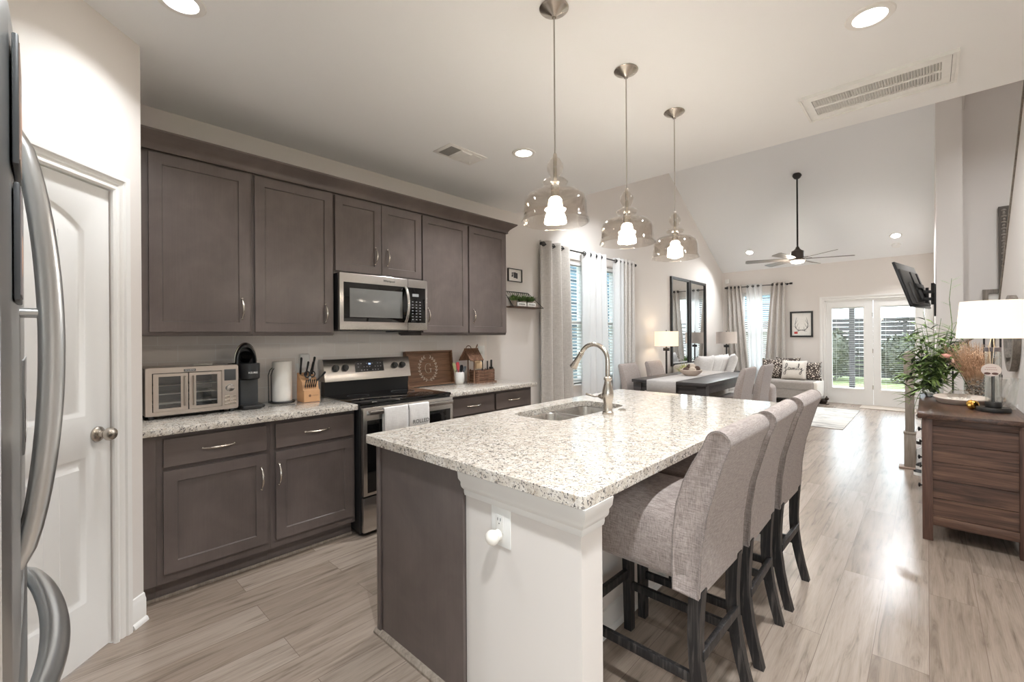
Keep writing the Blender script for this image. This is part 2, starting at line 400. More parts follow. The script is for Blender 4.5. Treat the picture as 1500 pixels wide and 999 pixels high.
struct(MB().slab([(.335, 0), (1.9, 0), (1.9, 4.76), (.335, 4.76)], [], .15, (0, 8.3, 0), (1, 0, 0), Z3, (0, 1, 0)), 'wall_stair_back', M_WALL)
capz = lambda y: 3.33 - .908*(y-5.646)
struct(MB().slab([(3.0, 0), (8.25, 0), (8.25, capz(8.25)), (4.081, 4.75), (YE, 4.75), (YE, ZC), (3.0, ZC)], [], .12, (RX, 0, 0), (0, 1, 0), Z3, (1, 0, 0)), 'wall_right', M_WALL)
m = MB(); a, b = Vector((RX-.012, 4.09, capz(4.09))), Vector((RX-.012, 8.25, capz(8.25))); d = (b-a).normalized(); nn = Vector((0, -d.z, d.y))
m.loft([[tuple(p), tuple(p+nn*.03), tuple(p+nn*.03+Vector((.145, 0, 0))), tuple(p+Vector((.145, 0, 0)))] for p in (a, b)])
struct(m, 'trim_1', M_FRAMEG)
struct(MB().slab([(3.0, 0), (8.45, 0), (8.45, 4.76), (YE, 4.76), (YE, ZC), (3.0, ZC)], [], .12, (1.75, 0, 0), (0, 1, 0), Z3, (1, 0, 0)), 'wall_stair_outer', M_WALL)
struct(MB().box((RX+.12, 2.9, 0), (3.0, 3.0, ZC)), 'wall_hall', M_WALL)
struct(MB().slab([(-3.6, 0), (2.9, 0), (2.9, ZC), (-3.6, ZC)], [hole(-2.1, -.7, .85, 2.25)], .12, (2.9, 0, 0), (0, 1, 0), Z3, (1, 0, 0)), 'wall_dining', M_WALL)
struct(MB().slab([(-.8, 0), (3.0, 0), (3.0, ZC), (-.8, ZC)], [hole(.6, 2.2, .85, 2.25)], .12, (0, -3.5, 0), (1, 0, 0), Z3, (0, -1, 0)), 'wall_back', M_WALL)
struct(MB().box((-.80, -3.5, 0), (-.70, -.84, ZC)), 'wall_side', M_WALL)
struct(MB().box((-1.70, -.95, 0), (-.70, -.84, ZC)), 'wall_fridge', M_WALL)
LD = 1.69; DS = (.165, .825); DH = 2.045
struct(MB().slab([(0, 0), (DS[0], 0), (DS[0], DH), (DS[1], DH), (DS[1], 0), (LD, 0), (LD, ZC), (0, ZC)], [], -.11, C45, D45, Z3, N45), 'wall_pantry', M_WALL)
struct(MB().box((WX, .253, 0), (C45.x, .353, ZC)), 'wall_pantry_return', M_WALL)

# pantry door: two moulded panels, the upper one arched
def arch_outline(x0, x1, z0, z1, rise, n=14):
    pts = [(x0, z0), (x1, z0)]
    for k in range(n+1):
        t = k/n; pts.append((x1 + (x0-x1)*t, z1 + rise*(1-(2*t-1)**2)))
    return pts
def inset(poly, d):
    n = len(poly); out = []
    ar = sum(poly[i][0]*poly[(i+1) % n][1]-poly[(i+1) % n][0]*poly[i][1] for i in range(n))
    sg = 1 if ar > 0 else -1
    for i in range(n):
        p0, p, p1 = Vector(poly[i-1]), Vector(poly[i]), Vector(poly[(i+1) % n])
        e0 = (p-p0).normalized(); e1 = (p1-p).normalized(); n0 = Vector((-e0.y, e0.x))*sg; n1 = Vector((-e1.y, e1.x))*sg
        b = (n0+n1); b = b/(max(.3, b.dot(n0))); out.append((p.x+b.x*d, p.y+b.y*d))
    return out
def moulded_door(m, w, h, O, U, N, t=.035, panels=()):
    """slab with recessed, moulded panels on the face towards N; O lower corner of the face"""
    O = Vector(O); U = Vector(U); N = Vector(N); V = Vector(Z3)
    outer = [(0, 0), (w, 0), (w, h), (0, h)]
    m.slab(outer, [], -.004, O-N*(t-.004), U, V, N)
    flat = [outer] + [p for p, *_ in panels]
    tri = tessellate_polygon([[Vector((q[0], q[1], 0)) for q in l] for l in flat]); vs = [tuple(O+U*q[0]+V*q[1]) for l in flat for q in l]
    m.add(vs, [tuple(q) for q in tri])
    for i in range(4):
        p, q = outer[i], outer[(i+1) % 4]
        m.add([tuple(O+U*p[0]+V*p[1]), tuple(O+U*q[0]+V*q[1]), tuple(O+U*q[0]+V*q[1]-N*t), tuple(O+U*p[0]+V*p[1]-N*t)], [(0, 1, 2, 3)])
    for poly, levels in panels:
        loops = []
        for ins, dep in levels:
            pp = inset(poly, ins) if ins else poly
            loops.append([tuple(O+U*q[0]+V*q[1]+N*dep) for q in pp])
        m.loft(loops, False, True)
dw = DS[1]-DS[0]-.006
lv = [(0, 0), (.006, -.003), (.016, -.010), (.030, -.010), (.050, -.003)]
m = MB(); O = C45 + D45*(DS[0]+.003) + N45*(-.012) + Vector((0, 0, .012))
moulded_door(m, dw, DH-.018, O, D45, N45, .035, [(arch_outline(.115, dw-.115, 1.03, 1.82, .10), lv), (arch_outline(.115, dw-.115, .24, .86, .001), lv)])
for zz0, zz1 in ((1.09, 1.80), (.30, .80)):
    for k in range(1, 5):
        xx = .165 + (dw-.33)*k/5; p = O + D45*xx + N45*-.0036
        m.add([tuple(p + D45*s + Vector((0, 0, z))) for z in (zz0, zz1) for s in (-.003, .003)] + [tuple(p - N45*.0 + N45*.0018 + Vector((0, 0, z))) for z in (zz0, zz1)], [(0, 4, 5, 2), (4, 1, 3, 5)])
pd_ = struct(m, 'door_1', M_DOOR)
m = MB(); kp = C45 + D45*.232 + N45*-.012 + Vector((0, 0, .957))
def along(m, prof, p, n, seg=28):
    n = Vector(n).normalized(); a = Vector(Z3) if abs(n.z) < .9 else Vector((1, 0, 0)); u = n.cross(a).normalized(); v = n.cross(u); p = Vector(p)
    m.loft([[tuple(p + n*h + (u*math.cos(2*PI*k/seg)+v*math.sin(2*PI*k/seg))*r) for k in range(seg)] for r, h in prof], True, True)
along(m, [(.033, 0), (.033, .006), (.028, .010), (.013, .014), (.011, .030), (.020, .036), (.028, .048), (.029, .058), (.024, .068), (.012, .073), (.001, .074)], kp, N45)
m.build('door_knob', M_NICKEL, pd_)
def casing_profile(u0, u1, sgn=1):
    pass
def casing(m, s0, s1, h, O, U, N, wd=.075):
    """three-sided door casing with stepped profile; opening s0..s1, height h"""
    O = Vector(O); U = Vector(U); N = Vector(N); V = Vector(Z3)
    prof = [(0, 0), (0, .010), (.007, .017), (.014, .017), (.020, .008), (.028, .008), (.034, .014), (.048, .016), (.053, .024), (.066, .026), (wd, .026), (wd, 0)]
    path = [((s0, 0), (-1, 0)), ((s0, h), (-1, 1)), ((s1, h), (1, 1)), ((s1, 0), (1, 0))]
    m.loft([[tuple(O + U*(p[0]+d[0]*a) + V*(p[1]+d[1]*a) + N*b) for a, b in prof] for p, d in path])
m = MB(); casing(m, DS[0]+.006, DS[1]-.006, DH-.004, C45, D45, N45); struct(m, 'trim_2', M_TRIM)
def baseboard(m, p0, p1, n, h=.135):
    p0 = Vector(p0); p1 = Vector(p1); n = Vector(n)
    prof = [(0, 0), (.026, 0), (.026, .004), (.020, .018), (.013, .022), (.013, h-.03), (.009, h-.02), (.006, h-.004), (0, h)]
    m.loft([[tuple(p + n*a + Vector((0, 0, b))) for a, b in prof] for p in (p0, p1)])
m = MB(); baseboard(m, C45 - D45*.0, C45 + D45*.083, N45); struct(m, 'baseboard_pantry', M_TRIM)
m = MB(); baseboard(m, (WX, 3.42, 0), (WX, FY, 0), (1, 0, 0)); struct(m, 'baseboard_left', M_TRIM)
m = MB(); baseboard(m, (WX, FY, 0), (-1.62, FY, 0), (0, -1, 0)); struct(m, 'baseboard_far', M_TRIM)
m = MB(); baseboard(m, (.09, 8.0, 0), (.09, FY, 0), (-1, 0, 0)); struct(m, 'baseboard_living_right', M_TRIM)
m = MB(); baseboard(m, (RX, 3.0, 0), (RX, 6.1, 0), (-1, 0, 0)); struct(m, 'baseboard_right', M_TRIM)
struct(MB().box((WX, .353, .914), (WX+.008, 3.325, 1.40)), 'wall_tiles', M_TILE)

# windows ---------------------------------------------------------------
def window(name, y0, y1, z0, z1, P, blind_label, wall='x'):
    """P maps (along, out, z) to world; out is measured outward from the room face"""
    m = MB(); f = .045
    def bx(mm, a0, o0, c0, a1, o1, c1, bev=0): mm.box(P(a0, o0, c0), P(a1, o1, c1), bev)
    for a0, c0, a1, c1 in ((y0, z0, y0+f, z1), (y1-f, z0, y1, z1), (y0, z0, y1, z0+f), (y0, z1-f, y1, z1), (y0, (z0+z1)/2-.02, y1, (z0+z1)/2+.02)): bx(m, a0, .07, c0, a1, .14, c1)
    w_ = struct(m, name, M_TRIM)
    m = MB(); bx(m, y0+f, .10, z0+f, y1-f, .104, z1-f); m.build('window_pane', M_PANE, w_, smooth=False)
    m = MB(); bx(m, y0-.05, -.03, z0-.022, y1+.05, .07, z0, .004); m.build('window_sill', M_TRIM, w_)
    # blind
    r = thing('window_blind', blind_label, 'blind'); m = MB(); n = int((z1-z0-.09)/.044)
    for k in range(n):
        z = z1-.075-k*.044; t = math.radians(24)
        c, s_ = .022*math.cos(t), .022*math.sin(t)
        q = [P(y0+.008, .035-c, z-s_), P(y1-.008, .035-c, z-s_), P(y1-.008, .035+c, z+s_), P(y0+.008, .035+c, z+s_)]
        q2 = [(a, b, c2+.0025) for a, b, c2 in q]
        m.loft([q, q2])
    m.build('slats', M_TRIM, r, smooth=False)
    m = MB(); bx(m, y0+.004, .008, z1-.06, y1-.004, .062, z1-.002, .003); m.build('headrail', M_TRIM, r)
    m = MB(); bx(m, y0+.008, .02, z0+.012, y1-.008, .05, z0+.03, .002); m.build('bottom_rail', M_TRIM, r)
    m = MB()
    for a in (y0+.12, y1-.12): m.cyl(P(a, .012, z0+.02), P(a, .012, z1-.03), .0012, n=6)
    m.build('ladder_cord', M_TRIM, r); settle(r)
PL = lambda a, o, z: (WX-o, a, z)
PF = lambda a, o, z: (a, FY+o, z)
window('window_1', *W1, *WZ, PL, 'white slatted blind in the left-wall window beside the nearer grey curtain')
window('window_2', *W2, *WZ, PL, 'white slatted blind in the left-wall window beside the farther grey curtain')
window('window_3', *FW, *FZ, PF, 'white slatted blind in the far-wall window behind the tied-back curtains')
for nm, P, a0, a1 in (('fill_window_4', lambda a, o, z: (2.9+o, a, z), -2.1, -.7), ('fill_window_5', lambda a, o, z: (a, -3.5-o, z), .6, 2.2)):  # unseen windows added behind the camera for frontal fill daylight
    m = MB(); f = .06; z0, z1 = .85, 2.25
    for b0, c0, b1, c1 in ((a0, z0, a0+f, z1), (a1-f, z0, a1, z1), (a0, z0, a1, z0+f), (a0, z1-f, a1, z1), ((a0+a1)/2-.03, z0, (a0+a1)/2+.03, z1)): m.box(P(b0, .02, c0), P(b1, .1, c1))
    w_ = struct(m, nm, M_TRIM); m = MB(); m.box(P(a0+f, .05, z0+f), P(a1-f, .054, z1-f)); m.build('window_pane', M_PANE, w_, smooth=False)

# french doors ----------------------------------------------------------
for nm, x0, x1, px0, px1 in (('door_2', -1.495, -.762, -1.405, -.905), ('door_3', -.758, -.035, -.645, -.165)):
    m = MB(); zb, zt = .31, 1.905
    m.slab([(x0, .02), (x1, .02), (x1, 2.03), (x0, 2.03)], [hole(px0, px1, zb, zt)], .045, (0, FY+.02, 0), (1, 0, 0), Z3, (0, 1, 0))
    d_ = struct(m, nm, M_DOOR)
    m = MB(); e = .028
    m.slab([(px0-e, zb-e), (px1+e, zb-e), (px1+e, zt+e), (px0-e, zt+e)], [hole(px0, px1, zb, zt)], -.012, (0, FY+.02, 0), (1, 0, 0), Z3, (0, 1, 0)); m.build('pane_frame', M_TRIM, d_)
    m = MB().box((px0, FY+.028, zb), (px1, FY+.030, zt)); m.build('door_pane', M_PANE, d_, smooth=False)
    m = MB(); k = 0; z = zt-.03
    while z > zb+.02:
        m.box((px0+.004, FY+.038, z), (px1-.004, FY+.050, z+.0045)); z -= .036
    for xx in (px0+.07, px1-.07): m.cyl((xx, FY+.036, zb), (xx, FY+.036, zt), .002, n=6)
    m.box((px0, FY+.034, zt-.02), (px1, FY+.056, zt)); m.build('door_blind', M_TRIM, d_, smooth=False)
    if nm == 'door_3':
        m = MB(); along(m, [(.028, 0), (.028, .008), (.012, .012), (.012, .05), (.001, .052)], (x1-.05, FY+.02, 1.0), (0, -1, 0)); m.tube([(x1-.05, FY-.03, 1.0), (x1-.15, FY-.03, 1.0)], .009, 8)
        along(m, [(.024, 0), (.024, .012), (.001, .014)], (x1-.05, FY+.02, 1.12), (0, -1, 0)); m.build('door_handle', M_NICKEL, d_)
    else:
        m = MB()
        for z in (.35, 1.05, 1.75): m.cyl((x1-.004, FY+.014, z-.04), (x1-.004, FY+.014, z+.04), .007, n=8)
        m.build('hinge', M_NICKEL, d_)
m = MB(); m.box((-1.53, FY+.0, 0), (-1.497, FY+.14, 2.06)); m.box((-.033, FY, 0), (-.0, FY+.14, 2.06)); m.box((-1.53, FY, 2.032), (0, FY+.14, 2.06)); m.box((-1.53, FY+.01, 0), (0, FY+.14, .018))
struct(m, 'trim_3', M_TRIM)
m = MB(); casing(m, -1.525, -.005, 2.055, (0, FY, 0), (1, 0, 0), (0, -1, 0), .08); struct(m, 'trim_4', M_TRIM)

# staircase: rises to the right (+x) behind the dresser ---------------------
NX, NY = -.135, 6.10
m = MB()
for k in range(3): x = -.10+.24*k; m.box((x, 6.13, 0), (x+.02, 7.3, .19*(k+1)-.03))
m.prism([(-.10, 0), (RX, 0), (RX, .72), (-.10, .19)], 6.085, 6.125, 'y'); struct(m, 'stair_riser', M_TRIM)
m = MB()
for k in range(3): x = -.10+.24*k; m.box((x-.03, 6.125, .19*(k+1)-.03), (min(x+.25, RX), 7.3, .19*(k+1)), .008)
struct(m, 'stair_tread', M_TREAD)
m = MB(); m.box((-.22, 6.02, 0), (-.03, 6.16, .018), .004); struct(m, 'trim_5', M_TREAD)
m = MB(); m.box((.35, 7.9, 0), (RX, 8.3, 1.0)) if False else m.box((.335, 8.28, 0), (1.7, 8.298, .14)); struct(m, 'baseboard_stair', M_TRIM)
r = thing('stair_railing', 'greige newel post with dark iron balusters at the foot of the stairs', 'railing')
m = MB(); cx, cy = NX, NY
m.box((cx-.045, cy-.045, .018), (cx+.045, cy+.045, .36), .004); m.box((cx-.049, cy-.049, .35), (cx+.049, cy+.049, .375), .004)
m.box((cx-.036, cy-.036, .375), (cx+.036, cy+.036, .92), .006); m.box((cx-.045, cy-.045, .92), (cx+.045, cy+.045, 1.14), .004)
m.box((cx-.05, cy-.05, 1.14), (cx+.05, cy+.05, 1.155), .003); m.loft([[(cx+a*s, cy+b*s, z) for a, b in ((-1,-1),(1,-1),(1,1),(-1,1))] for s, z in ((.044, 1.155), (.04, 1.18), (.012, 1.20))])
m.build('newel_post', M_NEWEL, r)
m = MB(); m.tube([(cx+.04, cy, 1.02), (RX-.002, cy, 1.57)], .026, 10); m.build('handrail', M_NEWEL, r)
for k in range(6):
    x = cx+.105+.105*k; z0 = .19+(x+.10)*.757; z1 = 1.02+(x-cx-.04)*.792-.02
    m = MB(); m.box((x-.007, cy-.007, z0), (x+.007, cy+.007, z1)); m.box((x-.014, cy-.014, z0), (x+.014, cy+.014, z0+.025), .004)
    zc = z0+.30; m.box((x-.012, cy-.012, zc), (x+.012, cy+.012, zc+.05), .004); m.build('baluster', M_BMETAL, r, smooth=False)
settle(r)

# ------------------------------------------------------------------ outside
M_GRASS = NT('lawn_grass'); g_ = M_GRASS; M_GRASS = g_.set(Base_Color=g_.ramp(g_.noise(g_.coord(), 3, 5), [(.3, lin((92, 104, 62))), (.7, lin((138, 146, 96)))]), Roughness=.9)
M_CONC = plain('patio_concrete', (176, 170, 164), .9)
struct(MB().box((-30, -20, -.35), (30, 40, -.2)), 'ground', M_GRASS)
struct(MB().box((-3.6, 11.12, -.2), (1.2, 15.2, -.06)), 'patio', M_CONC)
M_FENCE = wood('dark_fence_wood', (50, 48, 48), (66, 62, 62), (84, 80, 78), .8, 'x')
m = MB(); z = -.15
while z < 1.85: m.box((-9, 20, z), (6, 20.03, z+.14)); z += .15
fn = thing('garden_fence', 'dark horizontal-board fence across the back garden, seen through the french doors', 'fence'); m.build('boards', M_FENCE, fn, smooth=False)
for k in range(8):
    MB().box((-9+k*2.1, 19.93, -.2), (-8.9+k*2.1, 20, 1.92)).build('post', M_FENCE, fn)
settle(fn)
def leaf_mat(name, a, b): t = NT(name); return t.set(Base_Color=t.ramp(t.noise(t.coord(), 22, 3), [(.35, lin(a)), (.65, lin(b))]), Roughness=.6)
M_LEAFD = leaf_mat('hedge_leaves', (38, 42, 32), (84, 86, 66))
def shrub(x, y, r, h, lab):
    m = MB(); random.seed(int(x*100)+3)
    for k in range(900):
        a = random.uniform(0, 2*PI); b = math.acos(random.uniform(-1, 1)); q = random.uniform(.75, 1.02)
        p = Vector((x+r*q*math.sin(b)*math.cos(a), y+r*q*math.sin(b)*math.sin(a), h/2-.2+h/2*q*math.cos(b)))
        u = Vector((random.uniform(-1,1), random.uniform(-1,1), random.uniform(-1,1))).normalized()*.07; v = u.cross(Vector((random.uniform(-1,1), random.uniform(-1,1), .3))).normalized()*.04
        m.add([tuple(p-u), tuple(p+v), tuple(p+u), tuple(p-v)], [(0, 1, 2, 3)])
    m.ball((x, y, h/2-.2), 1, (r*.8, r*.8, h*.4), 14, 9)
    single(m, 'garden_shrub', M_LEAFD, lab, 'shrub', 'shrubs along the garden fence', smooth=False)
shrub(-2.6, 18.6, .9, 1.9, 'leafy shrub by the garden fence, at the left edge of the left french door')
shrub(-.55, 18.9, .7, 1.6, 'leafy shrub by the garden fence, right side of the left french door')
shrub(-4.6, 18.8, 1.0, 2.1, 'leafy shrub by the garden fence, seen through the far-wall window')
m = MB().box((-1.55, 15.0, -.2), (-1.43, 15.12, 3.0)); m.box((-3.4, 15.0, 2.85), (1.0, 15.12, 3.05))
m.box((.9, 15.0, -.2), (1.0, 15.12, 3.0)); single(m, 'patio_pergola', M_FENCE, 'dark post and beam of a patio pergola behind the left french door', 'pergola')
t = NT('blue_siding'); wv = t.n('ShaderNodeTexWave', wave_type='BANDS', bands_direction='Z'); wv.inputs['Scale'].default_value = 1.2; t.l(t.coord(), wv.inputs[0])
M_SIDE = t.set(Base_Color=t.ramp(wv.outputs[0], [(0, lin((50, 66, 76))), (.25, lin((88, 112, 124))), (1, lin((98, 124, 136)))]), Roughness=.8)
m = MB().box((-6.3, 1.0, -.2), (-6.1, 12.5, 4.2)); hs = thing('neighbour_house', 'blue-grey sided house wall seen through the left-wall blinds', 'house'); m.build('siding', M_SIDE, hs)
m_ = MB().box((-11, 21.5, -.2), (-3.9, 21.7, 5.2)); h2 = thing('neighbour_house', 'blue-grey house beyond the garden fence, seen through the far-wall window', 'house'); m_.build('siding', M_SIDE, h2); MB().prism([(-11.4, 5.2), (-3.5, 5.2), (-7.4, 7.0)], 21.3, 26, 'y').build('roof', M_BMETAL, h2); settle(h2)
m = MB().prism([(.7, 4.2), (12.8, 4.2), (6.7, 5.8)], -10.6, -5.95, 'x'); m.build('roof', M_BMETAL, hs); settle(hs)
# ================================================================== KITCHEN CABINETS
UX, UF = -3.14, -3.12          # upper carcass front, door front
BXC, BXF = -2.90, -2.88        # base carcass front, door front
def shaker(m, x0, x1, y0, y1, z0, z1, fr=.058, dep=.009):
    """shaker door facing +x: x0 back, x1 face"""
    m.slab([(y0, z0), (y1, z0), (y1, z1), (y0, z1)], [hole(y0+fr, y1-fr, z0+fr, z1-fr)], -(x1-x0), (x1, 0, 0), (0, 1, 0), Z3, (1, 0, 0))
    m.loft([[(x1-d, a, b) for a, b in hole(y0+fr+i, y1-fr-i, z0+fr+i, z1-fr-i)] for i, d in ((-.0005, .002), (.004, dep), (.0045, dep))], False, True)
def pull(m, x, y, z, L=.125, vert=True, out=.028):
    pts = []; rs = []
    for k in range(13):
        t = k/12; s = -L/2 + L*t; o = out*math.sin(PI*t)**.8 + .002
        pts.append((x+o, y, z+s) if vert else (x+o, y+s, z)); rs.append(.0035 + .0035*math.sin(PI*t))
    m.tube(pts, rs, 8)
    for s in (-L/2, L/2): along(m, [(.007, 0), (.006, .004), (.001, .006)], (x, y, z+s) if vert else (x, y+s, z), (1, 0, 0), 10)
def door(parent, m_args, pull_y=None, pull_z=None, mat=None):
    m = MB(); shaker(m, *m_args); d = m.build('door', mat or M_CAB, parent)
    if pull_y is not None: m = MB(); pull(m, m_args[1], pull_y, pull_z); m.build('handle', M_NICKEL, d)
    return d
def upper(y0, y1, z0, doors, label, z1=2.46):
    r = thing('wall_cabinet', label, 'cabinet', 'dark stained wall cabinets')
    m = MB(); m.box((WX+.001, y0+.0005, z0), (UX, y1-.0005, z1)); m.box((WX+.03, y0+.003, z0-.006), (UX-.004, y1-.003, z0))
    m.build('body', M_CAB, r)
    for ya, yb, za, zb, py, pz in doors: door(r, (UX, UF, ya, yb, za, zb), py, pz)
    return settle(r)
upper(.393, .94, 1.393, [(.425, .922, 1.410, 2.405, .878, 1.555)], 'dark shaker wall cabinet with one tall door, above the toaster oven')
upper(.94, 1.472, 1.393, [(.953, 1.459, 1.410, 2.405, 1.405, 1.545)], 'dark shaker wall cabinet with one tall door, just left of the microwave')
upper(1.472, 2.232, 1.845, [(1.479, 1.848, 1.858, 2.405, 1.798, 2.0), (1.853, 2.226, 1.858, 2.405, 1.903, 2.0)], 'short two-door dark wall cabinet directly above the microwave')
upper(2.232, 2.752, 1.393, [(2.240, 2.742, 1.410, 2.405, 2.290, 1.555)], 'dark shaker wall cabinet with one tall door, just right of the microwave')
upper(2.752, 3.272, 1.393, [(2.762, 3.258, 1.410, 2.405, 2.812, 1.565)], 'dark shaker wall cabinet at the end of the run, nearest the window')
m = MB(); m.box((WX+.001, .354, 1.393), (UX+.004, .3925, 2.46)); single(m, 'cabinet_filler', M_CAB, 'narrow dark filler strip between pantry wall and first wall cabinet', 'filler strip')
# crown moulding: runs along the fronts and returns at the open end
prof = [(0, 2.415), (.010, 2.415), (.010, 2.432), (.022, 2.452), (.045, 2.472), (.066, 2.488), (.078, 2.498), (.080, 2.508), (.0, 2.508)]
path = [((UF, .354), (1, 0)), ((UF, 3.272), (1, 1)), ((WX+.001, 3.272), (0, 1))]
m = MB(); m.loft([[(p[0]+d[0]*a, p[1]+d[1]*a, z) for a, z in prof] for p, d in path]); m.box((WX+.001, .354, 2.461), (UF, 3.272, 2.507))
single(m, 'crown_moulding', M_CROWN, 'mottled dark crown moulding running along the top of the wall cabinets', 'moulding')

def base(y0, y1, drawers, doors, label, end=False):
    r = thing('base_cabinet', label, 'cabinet', 'dark stained base cabinets')
    m = MB(); m.box((WX+.001, y0+.0005, .10), (BXC, y1-.0005, .875)); m.box((WX+.05, y0+.0005, .0), (BXC-.055, y1-.0005, .10))
    m.build('body', M_CAB, r)
    for ya, yb, za, zb in drawers:
        m = MB(); m.box((BXC, ya, za), (BXF, yb, zb), .003, 1); d = m.build('drawer', M_CABH, r)
        m = MB(); pull(m, BXF, (ya+yb)/2, (za+zb)/2, .15, False); m.build('handle', M_NICKEL, d)
    for ya, yb, za, zb, py, pz in doors: door(r, (BXC, BXF, ya, yb, za, zb), py, pz)
    return settle(r)
base(.418, .960, [(.445, .937, .702, .850)], [(.445, .937, .150, .682, .907, .540)], 'dark base cabinet with a drawer over one door, below the toaster oven')
base(.960, 1.500, [(.987, 1.486, .702, .850)], [(.987, 1.480, .150, .682, 1.005, .545)], 'dark base cabinet with a drawer over one door, left of the range')
base(2.312, 2.855, [(2.342, 2.842, .702, .850)], [(2.342, 2.842, .150, .682, 2.39, .545)], 'dark base cabinet with a drawer, right of the range and partly behind the island')
base(2.855, 3.375, [(2.868, 3.346, .702, .850)], [(2.868, 3.346, .150, .682, 3.29, .545)], 'dark base cabinet at the end of the run, beside the grey curtain')
m = MB(); m.box((WX+.001, .354, .10), (BXC+.002, .4175, .875)); m.box((WX+.05, .354, 0), (BXC-.053, .4175, .10)); single(m, 'cabinet_filler', M_CAB, 'dark filler panel between pantry wall and the first base cabinet', 'filler strip')
m = MB(); m.box((BXC-.052, .36, 0), (BXC-.038, 1.50, .019), .005); struct(m, 'trim_6', M_NEWEL)

def countertop(y0, y1, label):
    m = MB(); m.box((WX+.010, y0, .876), (-2.845, y1, .914), .005, 2); return single(m, 'countertop', M_GRAN, label, 'countertop', 'speckled granite countertops')
countertop(.355, 1.502, 'speckled granite wall counter holding the toaster oven and knife block')
countertop(2.300, 3.41, 'speckled granite wall counter right of the range, holding the engraved tray')

# ------------------------------------------------------------------ microwave
r = thing('microwave', 'stainless over-the-range microwave with black glass door', 'microwave')
my0, my1, mz0, mz1, mx = 1.478, 2.240, 1.426, 1.842, -3.06
m = MB(); m.box((WX+.01, my0+.004, mz0), (mx-.035, my1-.004, mz1-.001), .004); m.build('body', M_BLACK, r)
m = MB(); m.box((mx-.034, my0, mz0), (mx, my1, mz1), .006); fr = m.build('front_panel', M_STEEL, r)
m = MB(); m.box((mx-.001, my0+.030, mz0+.062), (mx+.003, my1-.022, mz1-.068), .002); m.build('door_glass', M_BGLASS, fr)
m = MB(); m.box((mx+.0025, my0+.075, mz0+.095), (mx+.0042, my1-.245, mz1-.110), .0008); m.build('door_window', plain('mesh_window', (120, 120, 118), .12), fr)
m = MB(); m.box((mx-.0005, my1-.192, mz0+.002), (mx+.0006, my1-.190, mz1-.002)); m.build('seam', M_DARKIN, fr)
m = MB(); hy = my1-.215
pts = [(mx+.004+.045*math.sin(PI*k/16)**.7, hy, mz0+.065+.285*k/16) for k in range(17)]
m.tube(pts, .0125, 10, flat=(1, .8)); m.build('handle', M_STEEL, r)
m = MB()
for i in range(3):
    for j in range(7): m.box((mx+.003, my1-.155+i*.036, mz0+.085+j*.024), (mx+.0036, my1-.155+i*.036+.014, mz0+.085+j*.024+.006))
m.box((mx+.003, my1-.150, mz0+.275), (mx+.0036, my1-.09, mz0+.298)); m.build('keypad', plain('keypad_grey', (150, 152, 154), .5), r, smooth=False)
m = MB(); txt(m, 'Whirlpool', .024, (mx+.0006, (my0+my1)/2+.02, mz1-.035), (0, 1, 0), Z3); m.build('brand_mark', M_DGREY, r, smooth=False)
m = MB(); m.box((-3.30, my1-.25, mz0-.012), (-3.16, my1-.12, mz0)); m.box((-3.44, my0+.03, mz0-.004), (-3.1, my1-.03, mz0)); m.build('vent_base', M_BLACK, r)
settle(r)

# ------------------------------------------------------------------ range
r = thing('cooking_range', 'stainless electric range with black glass cooktop and rear control panel', 'range')
y0, y1, xf = 1.508, 2.300, -2.80
m = MB(); m.box((WX+.03, y0, .03), (xf-.045, y1, .905), .003)
for yy in (y0+.04, y1-.04):
    m.cyl((-3.38, yy, 0), (-3.38, yy, .04), .018, n=10); m.cyl((-2.9, yy, 0), (-2.9, yy, .04), .018, n=10)
m.build('body', M_BLACK, r)
m = MB(); m.box((WX+.10, y0-.002, .900), (xf-.030, y1+.002, .922), .006); m.build('cooktop', M_BGLASS, r)
m = MB()
for cx_, cy_, rr in ((-3.22, 1.70, .08), (-3.22, 2.10, .095), (-2.98, 1.71, .11), (-2.98, 2.10, .08)): m.lathe([(rr-.0015, .9222), (rr+.0015, .9222), (rr+.0015, .9226), (rr-.0015, .9226), (rr-.0015, .9222)], (cx_, cy_, 0), 40)
m.build('burner_ring', M_DGREY, r)
# backguard
gx = -3.38
m = MB(); m.prism([(gx-.07, .915), (gx-.012, .915), (gx-.004, 1.028), (gx-.07, 1.028)], y0+.004, y1-.035, 'y'); m.build('backguard_glass', M_BLACK, r)
m = MB(); m.prism([(WX+.02, 1.030), (gx+.024, 1.030), (gx+.022, 1.045), (gx-.010, 1.188), (gx-.022, 1.200), (WX+.02, 1.200)], y0-.006, y1-.028, 'y'); cp = m.build('control_panel', M_STEEL, r)
GN = Vector((.143, 0, .032)).normalized(); GV = Vector((-.032, 0, .143)).normalized(); GU = Vector((0, 1, 0))
gp = lambda y, z: Vector((gx+.022, y, 1.045)) + GV*((z-1.045)/GV.z)
def plate(m, c, hw, hh, t, off=0.0):
    m.loft([[tuple(c + GU*a*hw + GV*b*hh + GN*(off+d)) for a, b in ((-1,-1),(1,-1),(1,1),(-1,1))] for d in (0, t)])
m = MB(); plate(m, gp(1.885, 1.132), .128, .042, .002, .0005); m.build('display', plain('display_black', (40, 41, 44), .15), cp)
m = MB()
for i in range(9):
    for j in range(3):
        if (i*3+j*5) % 4: plate(m, gp(1.785+i*.025, 1.105+j*.026), .005, .003, .0006, .0025)
m.build('touch_marks', plain('key_marks', (170, 172, 176), .5), cp, smooth=False)
m = MB(); txt(m, '88', .022, tuple(gp(1.885, 1.152)+GN*.0032), tuple(GU), tuple(GV)); m.build('clock_digits', emit('clock_blue', (170, 200, 255), 2), cp, smooth=False)
